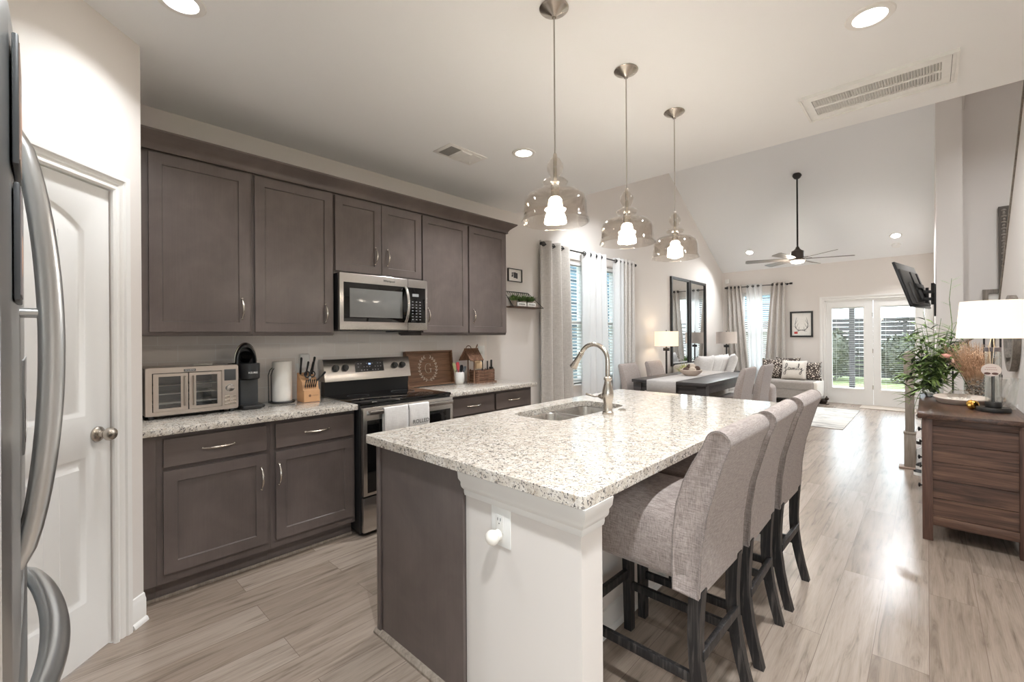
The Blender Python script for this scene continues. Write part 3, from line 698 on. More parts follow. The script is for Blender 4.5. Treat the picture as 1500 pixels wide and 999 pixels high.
for yk in (1.594, 1.672, 2.118, 2.194):
    m = MB(); along(m, [(.028, .0), (.028, .006), (.023, .008), (.021, .026), (.001, .027)], gp(yk, 1.130), GN, 24); k_ = m.build('knob', M_BLACK, cp)
    m = MB(); m.loft([[tuple(gp(yk, 1.130)+GU*a*.0045+GV*b*.020+GN*d) for a, b in ((-1,-1),(1,-1),(1,1),(-1,1))] for d in (.026, .031)]); m.build('knob_grip', M_DGREY, k_)
# oven door
m = MB(); m.box((xf-.044, y0+.006, .285), (xf, y1-.006, .890), .005); od = m.build('oven_door', M_STEEL, r)
m = MB(); m.box((xf-.002, y0+.034, .305), (xf+.002, y1-.034, .800), .002); m.build('oven_glass', M_BGLASS, od)
m = MB(); m.box((xf+.026, y0+.035, .842), (xf+.044, y1-.035, .872), .006)
for yy in (y0+.05, y1-.05): m.box((xf-.001, yy-.014, .845), (xf+.030, yy+.014, .869), .003)
m.build('oven_handle', M_STEEL, od)
m = MB(); m.box((xf-.040, y0+.006, .035), (xf-.003, y1-.006, .272), .005); m.build('storage_drawer', M_STEEL, r)
m = MB(); m.box((xf-.050, y0+.002, .03), (xf-.042, y1-.002, .90)); m.build('front_frame', M_BLACK, r)
settle(r)

# towels on the oven handle
def towel(ya, yb, zb, label, word, seed):
    random.seed(seed); m = MB(); xs = xf+.035; ny = 9
    prof = [(xs-.014, zb+.10), (xs-.014, .80), (xs-.013, .868), (xs-.008, .880), (xs+.004, .882), (xs+.013, .876), (xs+.0155, .85), (xs+.017, .78), (xs+.016, zb)]
    ph = random.uniform(0, 6); loops = []
    for k in range(ny+1):
        y = ya+(yb-ya)*k/ny; loops.append([(x + (.004*math.sin(ph+k*1.7)*max(0, (.86-z)/.3)), y, z) for x, z in prof])
    m.loft(loops, False, False, closed=False)
    r_ = thing('dish_towel', label, 'towel', 'towels on the oven handle'); o = m.build('cloth', M_TOWEL, r_)
    md = o.modifiers.new('solid', 'SOLIDIFY'); md.thickness = .004; md.offset = 0
    m = MB(); xo = xs+.0235
    txt(m, word[0], .040, (xo, (ya+yb)/2+.01, .752 if seed == 2 else .705), (0, 1, 0), Z3)
    zz = (.752 if seed == 2 else .705) - .040
    m.box((xo, ya+.05, zz-.001), (xo+.0008, yb-.03, zz+.001)); m.add([(xo+.0008, yb-.04, zz-.010), (xo+.0008, yb-.02, zz), (xo+.0008, yb-.04, zz+.010)], [(0, 1, 2)])
    hc = Vector((xo+.001, (ya+yb)/2-.01, zz)); hp = []
    for k in range(20):
        q = 2*PI*k/20; hp.append((hc.x, hc.y+.0008*16*math.sin(q)**3, hc.z+.0008*(13*math.cos(q)-5*math.cos(2*q)-2*math.cos(3*q)-math.cos(4*q))))
    m.add(hp, [tuple(range(20))]); txt(m, word[1], .030, (xo, (ya+yb)/2+.01, zz-.034), (0, 1, 0), Z3)
    m.build('lettering', M_BLACK, r_, smooth=False); settle(r_)
towel(1.645, 1.838, .52, 'white dish towel with black lettering, left one on the oven handle', ('ROLLED', 'LOVE'), 1)
towel(1.846, 2.022, .55, 'white dish towel with a black heart and arrow, right one on the oven handle', ('ROLLED', 'LOVE'), 2)

# ================================================================== ISLAND
IY0, IY1 = 1.085, 3.38
r = thing('kitchen_island', 'kitchen island with dark wood end panel and white pony wall under the granite', 'island')
m = MB(); m.box((-1.855, IY0+.012, .10), (-1.275, IY1, .66)); m.box((-1.80, IY0+.012, 0), (-1.275, IY1, .10)); m.box((-1.855, IY0+.012, .66), (-1.835, IY1, .875)); m.box((-1.855, IY0+.012, .66), (-1.275, IY0+.03, .875)); m.box((-1.855, IY1-.02, .66), (-1.275, IY1, .875))
m.build('cabinet_body', M_CAB, r)
m = MB(); m.box((-1.868, IY0, .0), (-1.272, IY0+.012, .875)); pn = m.build('end_panel', M_CAB, r)
m = MB(); m.box((-1.872, IY0-.010, 0), (-1.845, IY0+.0005, .875), .002); m.box((-1.880, IY0-.004, .0), (-1.866, IY0+.03, .875), .002); m.build('corner_strip', M_CAB, r)
m = MB(); m.prism([(-1.885, 0), (-1.885, .0)] if False else [(IY0+.0, 0), (IY0-.022, 0), (IY0-.022, .010), (IY0-.014, .020), (IY0, .024)], -1.885, -1.272, 'x'); m.build('shoe_strip', M_NEWEL, r)
# doors on the working side (facing the range)
for k in range(5):
    ya = IY0+.06+k*.455; yb = ya+.44; m = MB(); m.slab(hole(ya, yb, .15, .68), [hole(ya+.058, yb-.058, .208, .622)], .018, (-1.857, 0, 0), (0, 1, 0), Z3, (-1, 0, 0)); m.box((-1.857, ya+.05, .2), (-1.866, yb-.05, .63)); m.build('door', M_CAB, r)
    m = MB(); m.box((-1.857, ya, .702), (-1.875, yb, .850), .003); m.build('drawer', M_CABH, r)
m = MB(); m.box((-1.270, 1.10, 0), (-.752, 1.215, .875)); m.box((-1.270, 1.215, 0), (-1.095, 3.27, .875)); m.box((-1.270, 3.27, 0), (-.752, 3.385, .875)); pw = m.build('pony_wall', M_WALL, r)
cprof = [(0, .775), (.006, .778), (.010, .790), (.010, .800), (.022, .812), (.026, .822), (.026, .832), (.038, .848), (.042, .876), (0, .876)]
path = [((-1.270, 1.10), (-.0, -1)), ((-.752, 1.10), (1, -1)), ((-.752, 1.215), (1, .0))]
m = MB(); m.loft([[(p[0]+d[0]*a, p[1]+d[1]*a, z) for a, z in cprof] for p, d in path]); m.build('crown_trim', M_TRIM, r)
m = MB(); baseboard(m, (-1.095, 1.215, 0), (-1.095, 3.27, 0), (1, 0, 0), .11); m.build('base_trim', M_TRIM, r)
settle(r)
# countertop with sink cut-out
SK = []
sx0, sx1, sy0, sy1 = -1.80, -1.445, 1.90, 2.66
SK = rrect(sx0, sy0, sx1, sy1, .09, 8)
m = MB(); outer = rrect(-1.935, 1.053, -.713, 3.425, .016, 4)
e = .005
m.slab(outer, [SK], .028, (0, 0, .881))
m.loft([[(x, y, .881) for x, y in outer], [(x, y, .876) for x, y in inset(outer, .005)]], False, True) if False else None
o = m.build('countertop', M_GRAN)
bv = o.modifiers.new('edge', 'BEVEL'); bv.width = .005; bv.segments = 2; bv.limit_method = 'ANGLE'; bv.angle_limit = math.radians(50)
tag(o, 'large speckled granite island top with a sink cut into it', 'countertop', 'speckled granite countertops')
o.location.z = -.0
for v in o.data.vertices:
    if v.co.z < .89: v.co.z = .8765
    else: v.co.z = .914
settle(o)
# sink
r = thing('kitchen_sink', 'undermount double-bowl stainless sink in the island', 'sink')
m = MB(); ym = 2.29
def bowl(m, x0, y0_, x1, y1_, z0, z1, r_=.075):
    L = []
    for z, i, rr in ((z1, -.012, r_), (z1, 0, r_), (z1-.01, .003, r_), (z0+.05, .010, r_), (z0+.012, .028, r_), (z0, .06, r_*.6)): L.append([(x, y, z) for x, y in rrect(x0+i, y0_+i, x1-i, y1_-i, rr, 8)])
    m.loft(L, False, True)
bowl(m, sx0-.004, sy0-.004, sx1+.004, ym-.010, .70, .876); b1 = m.build('bowl', M_STEEL, r)
m = MB(); bowl(m, sx0-.004, ym+.010, sx1+.004, sy1+.004, .68, .876); m.build('bowl', M_STEEL, r)
m = MB(); m.box((sx0-.0, ym-.012, .850), (sx1+.0, ym+.012, .868), .006); m.build('divider', M_STEEL, r)
for yy, zz in (((sy0+ym)/2, .70), ((sy1+ym)/2, .68)):
    m = MB(); m.lathe([(.001, .003), (.03, .003), (.042, .006), (.045, .001)], ((sx0+sx1)/2, yy, zz), 24); m.build('drain', M_CHROME, r)
for o in r.children:
    if o.name.startswith('bowl'):
        md = o.modifiers.new('solid', 'SOLIDIFY'); md.thickness = .002; md.offset = 1
settle(r)
# faucet
r = thing('kitchen_faucet', 'brushed nickel gooseneck pull-down faucet on the island beside the sink', 'faucet')
fx, fy = -1.372, 2.29
m = MB(); m.lathe([(.001, 0), (.032, 0), (.033, .010), (.026, .018), (.024, .06), (.030, .085), (.034, .115), (.030, .145), (.022, .175), (.019, .19), (.020, .196), (.023, .20), (.023, .212), (.016, .218), (.001, .218)], (fx, fy, .914), 32); m.build('base', M_NICKEL, r)
m = MB(); R_ = .096; zt = 1.225
pts = [(fx, fy, 1.12), (fx, fy, 1.17)] + arc((fx-R_, fy, zt), R_, 0, 150, 16) ; m.tube(pts, .0135, 14)
m.build('gooseneck', M_NICKEL, r)
p = Vector(pts[-1]); d = (Vector(pts[-1])-Vector(pts[-2])).normalized(); m = MB()
along(m, [(.0135, 0), (.016, .002), (.0165, .012), (.0150, .016), (.0165, .06), (.0215, .095), (.0245, .112), (.024, .118), (.018, .120), (.001, .119)], p, d, 24); m.build('spray_head', M_NICKEL, r)
m = MB(); q = Vector((fx, fy, .914+.10)); dd = Vector((-1, -.12, -.02)).normalized(); along(m, [(.001, .012), (.018, .014), (.0175, .040), (.012, .052), (.007, .060)], q, dd, 18)
e_ = q+dd*.055; m.tube([tuple(e_), tuple(e_+Vector((-.03, -.004, -.004))), tuple(e_+Vector((-.085, -.012, .008)))], [.006, .005, .0065], 10, flat=(1, 1)); m.build('lever_handle', M_NICKEL, r); settle(r)
# sink hole cover / soap plate behind the faucet, small dark cut visible
m = MB(); m.lathe([(.001, 0), (.024, 0), (.024, .004), (.018, .008), (.001, .009)], (-1.375, 2.46, .914), 20); single(m, 'sink_hole_cover', M_NICKEL, 'small round nickel sink-hole cover behind the faucet', 'cover')
# outlet with round plug-in
r = thing('outlet_cover', 'white oversized outlet plate on the white pony wall of the island', 'outlet')
m = MB(); m.box((-1.128, 1.0945, .645), (-1.037, 1.0995, .778), .002); pl_ = m.build('plate', M_WHITE, r)
m = MB(); m.box((-1.105, 1.0915, .692), (-1.068, 1.0945, .755), .003); m.build('receptacle', plain('receptacle_white', (228, 226, 222), .4), pl_)
m = MB()
for dx in (-.0065, .0065): m.box((-1.0865+dx-.0012, 1.0908, .733), (-1.0865+dx+.0012, 1.0914, .743))
m.cyl((-1.0865, 1.0914, .724), (-1.0865, 1.0906, .724), .0022, n=8); m.build('slots', M_DARKIN, pl_, smooth=False); settle(r)
m = MB(); m.ball((-1.092, 1.064, .682), .026, (1, .9, 1)); m.cyl((-1.089, 1.075, .684), (-1.087, 1.0912, .686), .019, n=20); single(m, 'plug_in_night_light', plain('warm_white', (244, 240, 232), .3), 'round white plug-in night light in the island outlet', 'night light')
# ================================================================== LIGHT FITTINGS
def light(name, kind, loc, power, parent=None, rgb=(1, .96, .91), rot=(0, 0, 0), **k):
    l = bpy.data.lights.new(name, kind); l.energy = power; l.color = rgb
    for a, v in k.items(): setattr(l, a, v)
    o = bpy.data.objects.new(name, l); COL.objects.link(o); o.location = loc; o.rotation_euler = rot
    if parent is not None: o.parent = parent
    return o
CAN_W = 17
def downlight(x, y, z, label, tilt=0, power=None):
    r = thing('recessed_light', label, 'ceiling light', 'round recessed ceiling lights')
    m = MB(); m.lathe([(.062, .001), (.064, -.006), (.088, -.005), (.092, 0), (.092, .003), (.062, .003)], (0, 0, 0), 36); t_ = m.build('trim_ring', M_TRIM, r)
    m = MB(); m.lathe([(.0001, -.001), (.063, -.001), (.063, .002), (.0001, .002)], (0, 0, 0), 36); m.build('lens', M_LED, r)
    light('lamp', 'AREA', (0, 0, -.012), power or CAN_W, r, rgb=(.945, .978, 1), shape='DISK', size=.12, spread=math.radians(125))
    r.location = (x, y, z); r.rotation_euler = (tilt, 0, 0)
    return r
SL = math.atan((ZR-ZF)/(FY-YR))
downlight(-2.309, .426, ZC, 'round recessed ceiling light at the top left, above the pantry door corner', power=7)
downlight(-2.290, 2.598, ZC, 'round recessed ceiling light left of the pendants, past the small vent')
downlight(-.182, 2.566, ZC, 'round recessed ceiling light at the top right, above the large return vent')
downlight(-2.756, 10.374, vz(10.374), 'recessed light in the sloped ceiling, left of the ceiling fan', -SL, 24)
downlight(-.401, 10.40, vz(10.40), 'recessed light in the sloped ceiling, right of the ceiling fan', -SL, 24)
for i, (x, y) in enumerate(((-.182, .426), (-.182, -1.7), (1.6, .4), (1.6, -1.7))):
    downlight(x, y, ZC, 'unseen recessed fill light added behind the camera position', power=22)  # out-of-view cans added to give the kitchen frontal fill
for x, y in ((-2.756, 4.6), (-.401, 4.6)): downlight(x, y, vz(y), 'unseen recessed light high in the near slope of the vaulted ceiling', SL, 22)  # unseen lamps on the hidden slope, lighting the living room
downlight(1.2, 6.4, 4.75, 'unseen recessed light added to brighten the stairwell', 0, 26)  # hidden lamp added to lift the dark stair walls
r = thing('smoke_detector', 'round white smoke detector on the sloped ceiling below the right recessed light', 'smoke detector')
m = MB(); m.lathe([(.001, -.035), (.045, -.034), (.062, -.024), (.066, 0)], (0, 0, 0), 28); m.build('housing', M_WHITE, r); r.location = (-.403, 10.64, vz(10.64)); r.rotation_euler = (-SL, 0, 0)

PEND_W = 15
def pendant():
    r = thing('pendant_light', '', 'pendant light', 'clear glass pendants over the island')
    m = MB(); m.lathe([(.062, 0), (.064, -.004), (.058, -.010), (.014, -.034), (.010, -.042), (.0001, -.042)], (0, 0, ZC), 36); m.build('canopy', M_NICKEL, r)
    m = MB(); m.cyl((0, 0, 2.16), (0, 0, ZC-.04), .0032, n=8); m.build('cord', plain('grey_cord', (176, 170, 164), .5), r)
    m = MB(); m.lathe([(.0001, 2.165), (.007, 2.165), (.010, 2.150), (.008, 2.13), (.008, 2.03), (.018, 2.028), (.019, 1.985), (.016, 1.955), (.0001, 1.955)], (0, 0, 0), 20); m.build('socket', M_NICKEL, r)
    m = MB()
    m.lathe([(.010, 2.150), (.022, 2.140), (.034, 2.118), (.036, 2.100), (.028, 2.078), (.018, 2.066), (.024, 2.060), (.048, 2.050), (.056, 2.040), (.050, 2.028), (.034, 2.022), (.032, 2.010), (.036, 2.004), (.078, 2.001), (.110, 1.992), (.129, 1.973), (.136, 1.948), (.1375, 1.895), (.138, 1.890), (.143, 1.880), (.147, 1.872), (.147, 1.866), (.142, 1.866), (.1355, 1.884), (.1345, 1.895), (.133, 1.946), (.126, 1.970), (.108, 1.988), (.077, 1.997), (.030, 2.000)], (0, 0, 0), 56)
    m.build('glass_shade', M_PGLASS, r)
    m = MB(); m.lathe([(.0001, 1.975), (.020, 1.975), (.028, 1.965), (.031, 1.945), (.031, 1.885), (.028, 1.868), (.0001, 1.860)], (0, 0, 0), 24); b = m.build('bulb', M_BULB, r)
    light('lamp', 'POINT', (0, 0, 1.91), PEND_W, r, rgb=(1, .94, .86), shadow_soft_size=.05)
    return r
pr = pendant(); pr['label'] = 'clear glass pendant light nearest the camera, over the near end of the island'; pr.location = (-1.181, 1.546, 0)
dup(pr, loc=(-1.179, 2.175, 0), label='clear glass pendant light in the middle of the three over the island')
dup(pr, loc=(-1.176, 2.793, 0), label='clear glass pendant light farthest from the camera, over the far end of the island')

# ceiling fan
r = thing('ceiling_fan', 'dark bronze six-blade ceiling fan with a lit dome on a long downrod', 'ceiling fan')
X, Y = -1.578, 8.69
M_BRONZE = plain('dark_bronze', (74, 64, 58), .4, .3)
m = MB(); m.lathe([(.0001, 4.06), (.066, 4.06), (.066, 4.02), (.045, 3.985), (.014, 3.965), (.0001, 3.965)], (X, Y, 0), 24); m.build('canopy', M_BMETAL, r)
m = MB(); m.cyl((X, Y, 2.80), (X, Y, 4.0), .013, n=12); m.build('downrod', M_BMETAL, r)
m = MB(); m.lathe([(.0001, 2.84), (.020, 2.84), (.032, 2.81), (.055, 2.785), (.09, 2.765), (.094, 2.75), (.10, 2.66), (.105, 2.625), (.105, 2.61), (.0001, 2.61)], (X, Y, 0), 32); m.build('motor_housing', M_BRONZE, r)
m = MB(); m.lathe([(.102, 2.61), (.102, 2.592), (.085, 2.572), (.045, 2.562), (.0001, 2.560)], (X, Y, 0), 32); m.build('light_dome', emit('fan_dome_glow', (255, 232, 204), 4), r)
light('lamp', 'POINT', (X, Y, 2.52), 26, r, rgb=(1, .9, .78), shadow_soft_size=.09)
for k in range(6):
    t = math.radians(18+60*k); u = Vector((math.cos(t), math.sin(t), 0)); v = Vector((-math.sin(t), math.cos(t), .22)).normalized(); c = Vector((X, Y, 2.635))
    m = MB(); o = [(.12, -.03), (.22, -.052), (.74, -.072), (.77, -.05), (.77, .05), (.74, .072), (.22, .052), (.12, .03)]
    m.loft([[tuple(c+u*a+v*b+Vector((0, 0, z))) for a, b in o] for z in (-.003, .003)]); bl = m.build('blade', plain('fan_blade_grey', (120, 114, 108), .35), r)
    m = MB(); m.box((0, 0, 0), (0, 0, 0)) if False else m.loft([[tuple(c+u*a+v*b+Vector((0, 0, z))) for a, b in ((.085, -.018), (.20, -.03), (.20, .03), (.085, .018))] for z in (.003, .010)]); m.build('blade_arm', M_BRONZE, bl)
settle(r)

# vents
r = thing('return_air_vent', 'large white return air grille in the kitchen ceiling at the upper right', 'vent')
vx0, vx1, vy0, vy1 = -.565, .128, 3.155, 3.535
m = MB(); m.slab(hole(vx0, vx1, vy0, vy1), [hole(vx0+.055, vx1-.065, vy0+.075, vy1-.075)], .012, (0, 0, ZC-.012)); m.slab(hole(vx0, vx1, vy0, vy1), [hole(vx0+.012, vx1-.012, vy0+.012, vy1-.012)], .007, (0, 0, ZC-.019)); m.build('frame', M_WHITE, r)
m = MB(); n = 46
for k in range(n):
    x = vx0+.062+(vx1-vx0-.135)*k/(n-1); m.loft([[(x-.004, y, ZC-.010), (x-.002, y, ZC-.010), (x+.0065, y, ZC-.001), (x+.0045, y, ZC-.001)] for y in (vy0+.075, vy1-.075)])
m.box((vx0+.055, (vy0+vy1)/2-.008, ZC-.012), (vx1-.065, (vy0+vy1)/2+.008, ZC-.004)); o = m.build('louvres', M_WHITE, r, smooth=False)
m = MB(); m.box((vx0+.05, vy0+.07, ZC-.0015), (vx1-.06, vy1-.07, ZC-.0005)); m.build('duct_backing', plain('duct_grey', (150, 149, 147), .8), r, smooth=False)
m = MB(); m.box((vx1-.028, vy0+.02, ZC-.0128), (vx1-.026, vy1-.02, ZC-.0118)); m.build('hinge_seam', M_DGREY, r, smooth=False); settle(r)
r = thing('supply_vent', 'small white supply air register in the ceiling left of the recessed light', 'vent')
m = MB(); m.box((-2.768, 2.085, ZC-.008), (-2.555, 2.462, ZC), .003)
m.build('frame', M_TRIM, r)
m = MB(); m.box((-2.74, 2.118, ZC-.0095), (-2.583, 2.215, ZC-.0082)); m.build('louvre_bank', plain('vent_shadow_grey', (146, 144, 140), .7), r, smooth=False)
m = MB(); m.prism([(2.22, ZC-.008), (2.33, ZC-.008), (2.31, ZC-.022), (2.23, ZC-.016)], -2.74, -2.583, 'x'); m.build('louvre_bank', M_WHITE, r, smooth=False)
m = MB(); m.prism([(2.335, ZC-.008), (2.43, ZC-.008), (2.42, ZC-.013)], -2.74, -2.583, 'x'); m.tube([(-2.70, 2.40, ZC-.010), (-2.70, 2.40, ZC-.030)], .003, 6); m.build('damper_lever', M_WHITE, r, smooth=False); settle(r)

# ================================================================== COUNTER THINGS
CZ = .914
r = thing('toaster_oven', 'champagne steel toaster oven with french doors at the left end of the counter', 'toaster oven')
M_CHAMP = steel('champagne_steel', (205, 196, 187), .34, (60, 60, 60))
ox, y0, y1, z0, z1 = -3.172, .412, .868, .934, 1.205
m = MB(); m.box((-3.455, y0, z0), (ox-.007, y1, z0+.012), .004); m.box((-3.455, y0, z1-.012), (ox-.007, y1, z1), .004); m.box((-3.455, y0, z0+.004), (ox-.007, y0+.012, z1-.004), .004); m.box((-3.455, .785, z0+.004), (ox-.009, y1, z1-.004), .004); m.box((-3.455, y0, z0+.004), (-3.445, y1, z1-.004)); m.build('body', M_CHAMP, r)
m = MB(); m.slab(rrect(y0, z0, y1, z1, .014, 4), [hole(y0+.030, .780, z0+.022, z1-.030)], .008, (ox-.008, 0, 0), (0, 1, 0), Z3, (1, 0, 0)); fp = m.build('front_frame', M_CHAMP, r)
m = MB(); m.box((-3.44, y0+.013, z0+.013), (-3.43, .784, z1-.013)); m.box((-3.43, y0+.013, z0+.013), (ox-.02, .784, z0+.018)); m.box((-3.43, y0+.013, z1-.018), (ox-.02, .784, z1-.013)); m.build('cavity', plain('oven_cavity', (58, 60, 60), .4, .3), r)
for nm, a, b, hx in (('left', y0+.034, .607, .590), ('right', .612, .776, .634)):
    px0, px1 = (a+.024, b-.034) if nm == 'left' else (a+.034, b-.022)
    m = MB(); m.slab(hole(a, b, z0+.024, z1-.034), [hole(px0, px1, z0+.040, z1-.050)], .006, (ox, 0, 0), (0, 1, 0), Z3, (1, 0, 0)); dr = m.build('oven_door', M_CHAMP, r)
    m = MB(); m.box((ox+.001, px0, z0+.04), (ox+.003, px1, z1-.050)); m.build('door_pane', M_CLEAR, dr, smooth=False)
    m = MB(); m.tube([(ox+.005, hx, z0+.05), (ox+.022, hx, z0+.05), (ox+.022, hx, z1-.055), (ox+.005, hx, z1-.055)], .0055, 8); m.build('handle', M_CHAMP, dr)
for zz in (.995, 1.05, 1.10):
    m = MB()
    for k in range(12): m.cyl((ox-.03-.018*k, y0+.04, zz), (ox-.03-.018*k, .775, zz), .0014, n=5)
    m.build('rack', M_CHROME, r)
m = MB(); m.box((ox+.000, .792, z1-.095), (ox+.002, .855, z1-.025), .0008); m.build('screen', M_DGREY, fp)
m = MB(); along(m, [(.025, 0), (.025, .004), (.021, .006), (.019, .020), (.001, .021)], (ox, .822, z0+.130), (1, 0, 0), 24); m.build('knob', M_CHROME, fp)
for i in range(2):
    for j in range(2): m = MB(); m.box((ox, .793+i*.034, z0+.070-j*.022), (ox+.003, .821+i*.034, z0+.085-j*.022), .001); m.build('button', M_NICKEL, fp)
m = MB(); m.box((ox, .793, z0+.026), (ox+.003, .855, z0+.040), .001); m.build('button', M_NICKEL, fp)
m = MB(); m.box((ox, .588, z1-.026), (ox+.0015, .646, z1-.012)); pb = m.build('badge', M_DGREY, fp, smooth=False)
m = MB(); txt(m, 'GOURMIA', .011, (ox+.0018, .617, z1-.019), (0, 1, 0), Z3); m.build('badge_lettering', M_WHITE, pb, smooth=False)
for xx in (-3.42, ox-.03):
    for yy in (y0+.03, y1-.03): m = MB(); m.cyl((xx, yy, CZ), (xx, yy, z0+.004), .014, n=12); m.build('foot', M_DGREY, r)
settle(r)
m = MB(); m.box((-3.37, .66, 1.2055), (-3.30, .76, 1.213), .002); single(m, 'folded_paper', M_PAPER, 'small folded white paper on top of the toaster oven', 'paper')

r = thing('coffee_maker', 'slim black single-serve coffee maker with open lid beside the toaster oven', 'coffee maker')
kx, ky = -3.235, .945
m = MB(); m.box((kx-.14, ky-.052, CZ), (kx-.005, ky+.060, 1.20), .012, 3); m.build('body', M_DGREY, r)
m = MB(); m.box((kx-.03, ky-.055, CZ), (kx+.075, ky+.060, CZ+.028), .010, 3); m.box((kx-.14, ky-.055, CZ), (kx, ky+.1, CZ+.018), .006); m.build('drip_tray', M_BLACK, r)
m = MB(); m.lathe([(.0001, 1.105), (.052, 1.105), (.060, 1.112), (.062, 1.20), (.060, 1.208), (.0001, 1.208)], (kx+.01, ky, 0), 28, sx=1.15); hd = m.build('brew_head', M_BLACK, r)
m = MB(); txt(m, 'KEURIG', .016, (kx+.083, ky+.004, 1.150), (0, 1, 0), Z3, .0); 
for i, v in enumerate(m.v): dy = v[1]-ky; m.v[i] = (kx+.01+math.sqrt(max(0, .062**2-dy*dy))*1.15+.0015, v[1], v[2])
m.build('brand_mark', M_WHITE, hd, smooth=False)
m = MB(); pts = [(ky+.060*math.cos(t), 1.215+.115*math.sin(t)) for t in [PI*k/20 for k in range(21)]]
lo = [(kx-.055, ky+.066, 1.205)]
m.loft([[(kx-.075+d, a*s+ky*(1-s), 1.205+(b-1.205)*s) for a, b in [(ky+.062, 1.205)]+pts+[(ky-.062, 1.205)]] for s, d in ((1, 0), (1.03, .03), (.98, .040), (.86, .042), (.80, .02), (.78, .0))], True, False); m.build('lid', M_BLACK, r)
m = MB(); m.tube([(kx-.062, a*1.06+ky*(-.06), 1.205+(b-1.205)*1.06) for a, b in pts], .006, 8); m.build('lid_rim', M_NICKEL, r)
m = MB(); m.cyl((kx-.07, ky, 1.23), (kx-.038, ky, 1.26), .030, .036, 20); m.build('pod_holder', M_BGLASS, r)
m = MB(); m.tube([(kx-.06, ky-.055, 1.208), (kx-.05, ky-.105, 1.206)], .004, 6); m.build('lid_latch', M_BLACK, r); settle(r)

r = thing('paper_towel_holder', 'black wire paper towel stand on the counter left of the knife block', 'paper towel holder')
tx, ty = -3.345, 1.190
m = MB(); m.lathe([(.0001, .002), (.082, .002), (.084, .008), (.080, .013), (.0001, .013)], (tx, ty, CZ), 32); m.build('base', M_BMETAL, r)
m = MB(); m.cyl((tx, ty, CZ+.01), (tx, ty, CZ+.288), .005, n=8); m.build('centre_rod', M_BMETAL, r)
m = MB()
for dy in (-.010, .008): m.tube([(tx+.010, ty-.082+dy, CZ+.005), (tx+.010, ty-.084+dy, CZ+.20), (tx+.014, ty-.075+dy, CZ+.235), (tx+.022, ty-.062+dy, CZ+.25)], .003, 6)
m.build('tension_arm', M_BMETAL, r); settle(r)
m = MB(); m.lathe([(.018, CZ+.014), (.062, CZ+.014), (.063, CZ+.02), (.063, CZ+.287), (.061, CZ+.292), (.018, CZ+.292), (.018, CZ+.014)], (tx, ty, 0), 36); single(m, 'paper_towel_roll', M_PAPER, 'full white paper towel roll standing on the black wire stand', 'paper towel')

# knife block with knives
r = thing('knife_block', 'light wood knife block on the counter beside the range', 'knife block')
bx_, by0, by1 = -3.215, 1.288, 1.402
m = MB(); m.prism([(bx_-.125, CZ), (bx_, CZ), (bx_, CZ+.085), (bx_-.018, CZ+.085), (bx_-.030, CZ+.14), (bx_-.075, CZ+.17), (bx_-.125, CZ+.205)], by0, by1, 'y'); o = m.build('block', M_PINE, r)
bv = o.modifiers.new('edge', 'BEVEL'); bv.width = .003; bv.segments = 2
m = MB(); m.lathe([(.001, 0), (.009, 0), (.009, .001), (.001, .001)], (0, 0, 0), 12); m.v = [(bx_+.0006+c_*.2, by0+.042+b_, CZ+.045+a_) for a_, b_, c_ in m.v]; txt(m, 'CHICAGO', .010, (bx_+.0006, by0+.078, CZ+.045), (0, 1, 0), Z3); m.build('logo', M_TRAY, r, smooth=False); settle(r)
def knife(p, d, L, label, group=None, wd=.011):
    d = Vector(d).normalized(); u = Vector((0, 1, 0)); u = (u-d*u.dot(d)).normalized(); v = d.cross(u); p = Vector(p)
    k = thing('knife', label, 'knife', group); m = MB()
    sec = [(0, .75), (.15, .9), (.5, .72), (.8, .95), (.95, 1.0), (1.0, .6)]
    m.loft([[tuple(p + d*L*s + (u*math.cos(2*PI*q/10)*.55 + v*math.sin(2*PI*q/10))*wd*w_) for q in range(10)] for s, w_ in sec]); m.build('handle', M_BLACK, k)
    m = MB(); m.loft([[tuple(p + d*s + u*a*.0008 + v*b*.008) for a, b in ((-1,-1),(1,-1),(1,1),(-1,1))] for s in (-.045, .002)]); m.build('blade', M_CHROME, k); settle(k)
for k in range(6): knife((bx_-.022, by0+.018+.0145*k, CZ+.105), (.42, 0, 1), .058, 'small steak knife in the lower row of the wooden block', 'steak knives in the wooden block', .008)
knife((bx_-.105, by0+.018, CZ+.195), (.25, -.03, 1), .125, 'black-handled knife at the left of the block, standing tallest', None, .013)
knife((bx_-.085, by0+.047, CZ+.175), (.22, .1, 1), .115, 'black-handled knife in the upper rows, second from the left', None, .012)
knife((bx_-.095, by0+.080, CZ+.185), (.2, .22, 1), .105, 'black-handled knife in the upper rows, third from the left', None, .012)
knife((bx_-.100, by0+.097, CZ+.190), (.1, .14, 1), .130, 'black-handled knife at the right of the upper rows, behind the others', None, .013)
knife((bx_-.050, by0+.100, CZ+.130), (.35, .85, 1), .105, 'black-handled knife sticking out sideways at the right of the block', None, .011)
k = thing('kitchen_scissors', 'scissors with looped handles in the middle of the knife block', 'scissors'); m = MB()
for dy in (-.019, .019): m.tube([(bx_-.040+.004*math.cos(2*PI*q/18), by0+.058+dy+.016*math.cos(2*PI*q/18), CZ+.195+.021*math.sin(2*PI*q/18)) for q in range(18)], .0045, 8, closed=True)
m.build('handle', M_BLACK, k); m = MB(); m.box((bx_-.045, by0+.050, CZ+.12), (bx_-.038, by0+.066, CZ+.18)); m.build('blade', M_CHROME, k); settle(k)

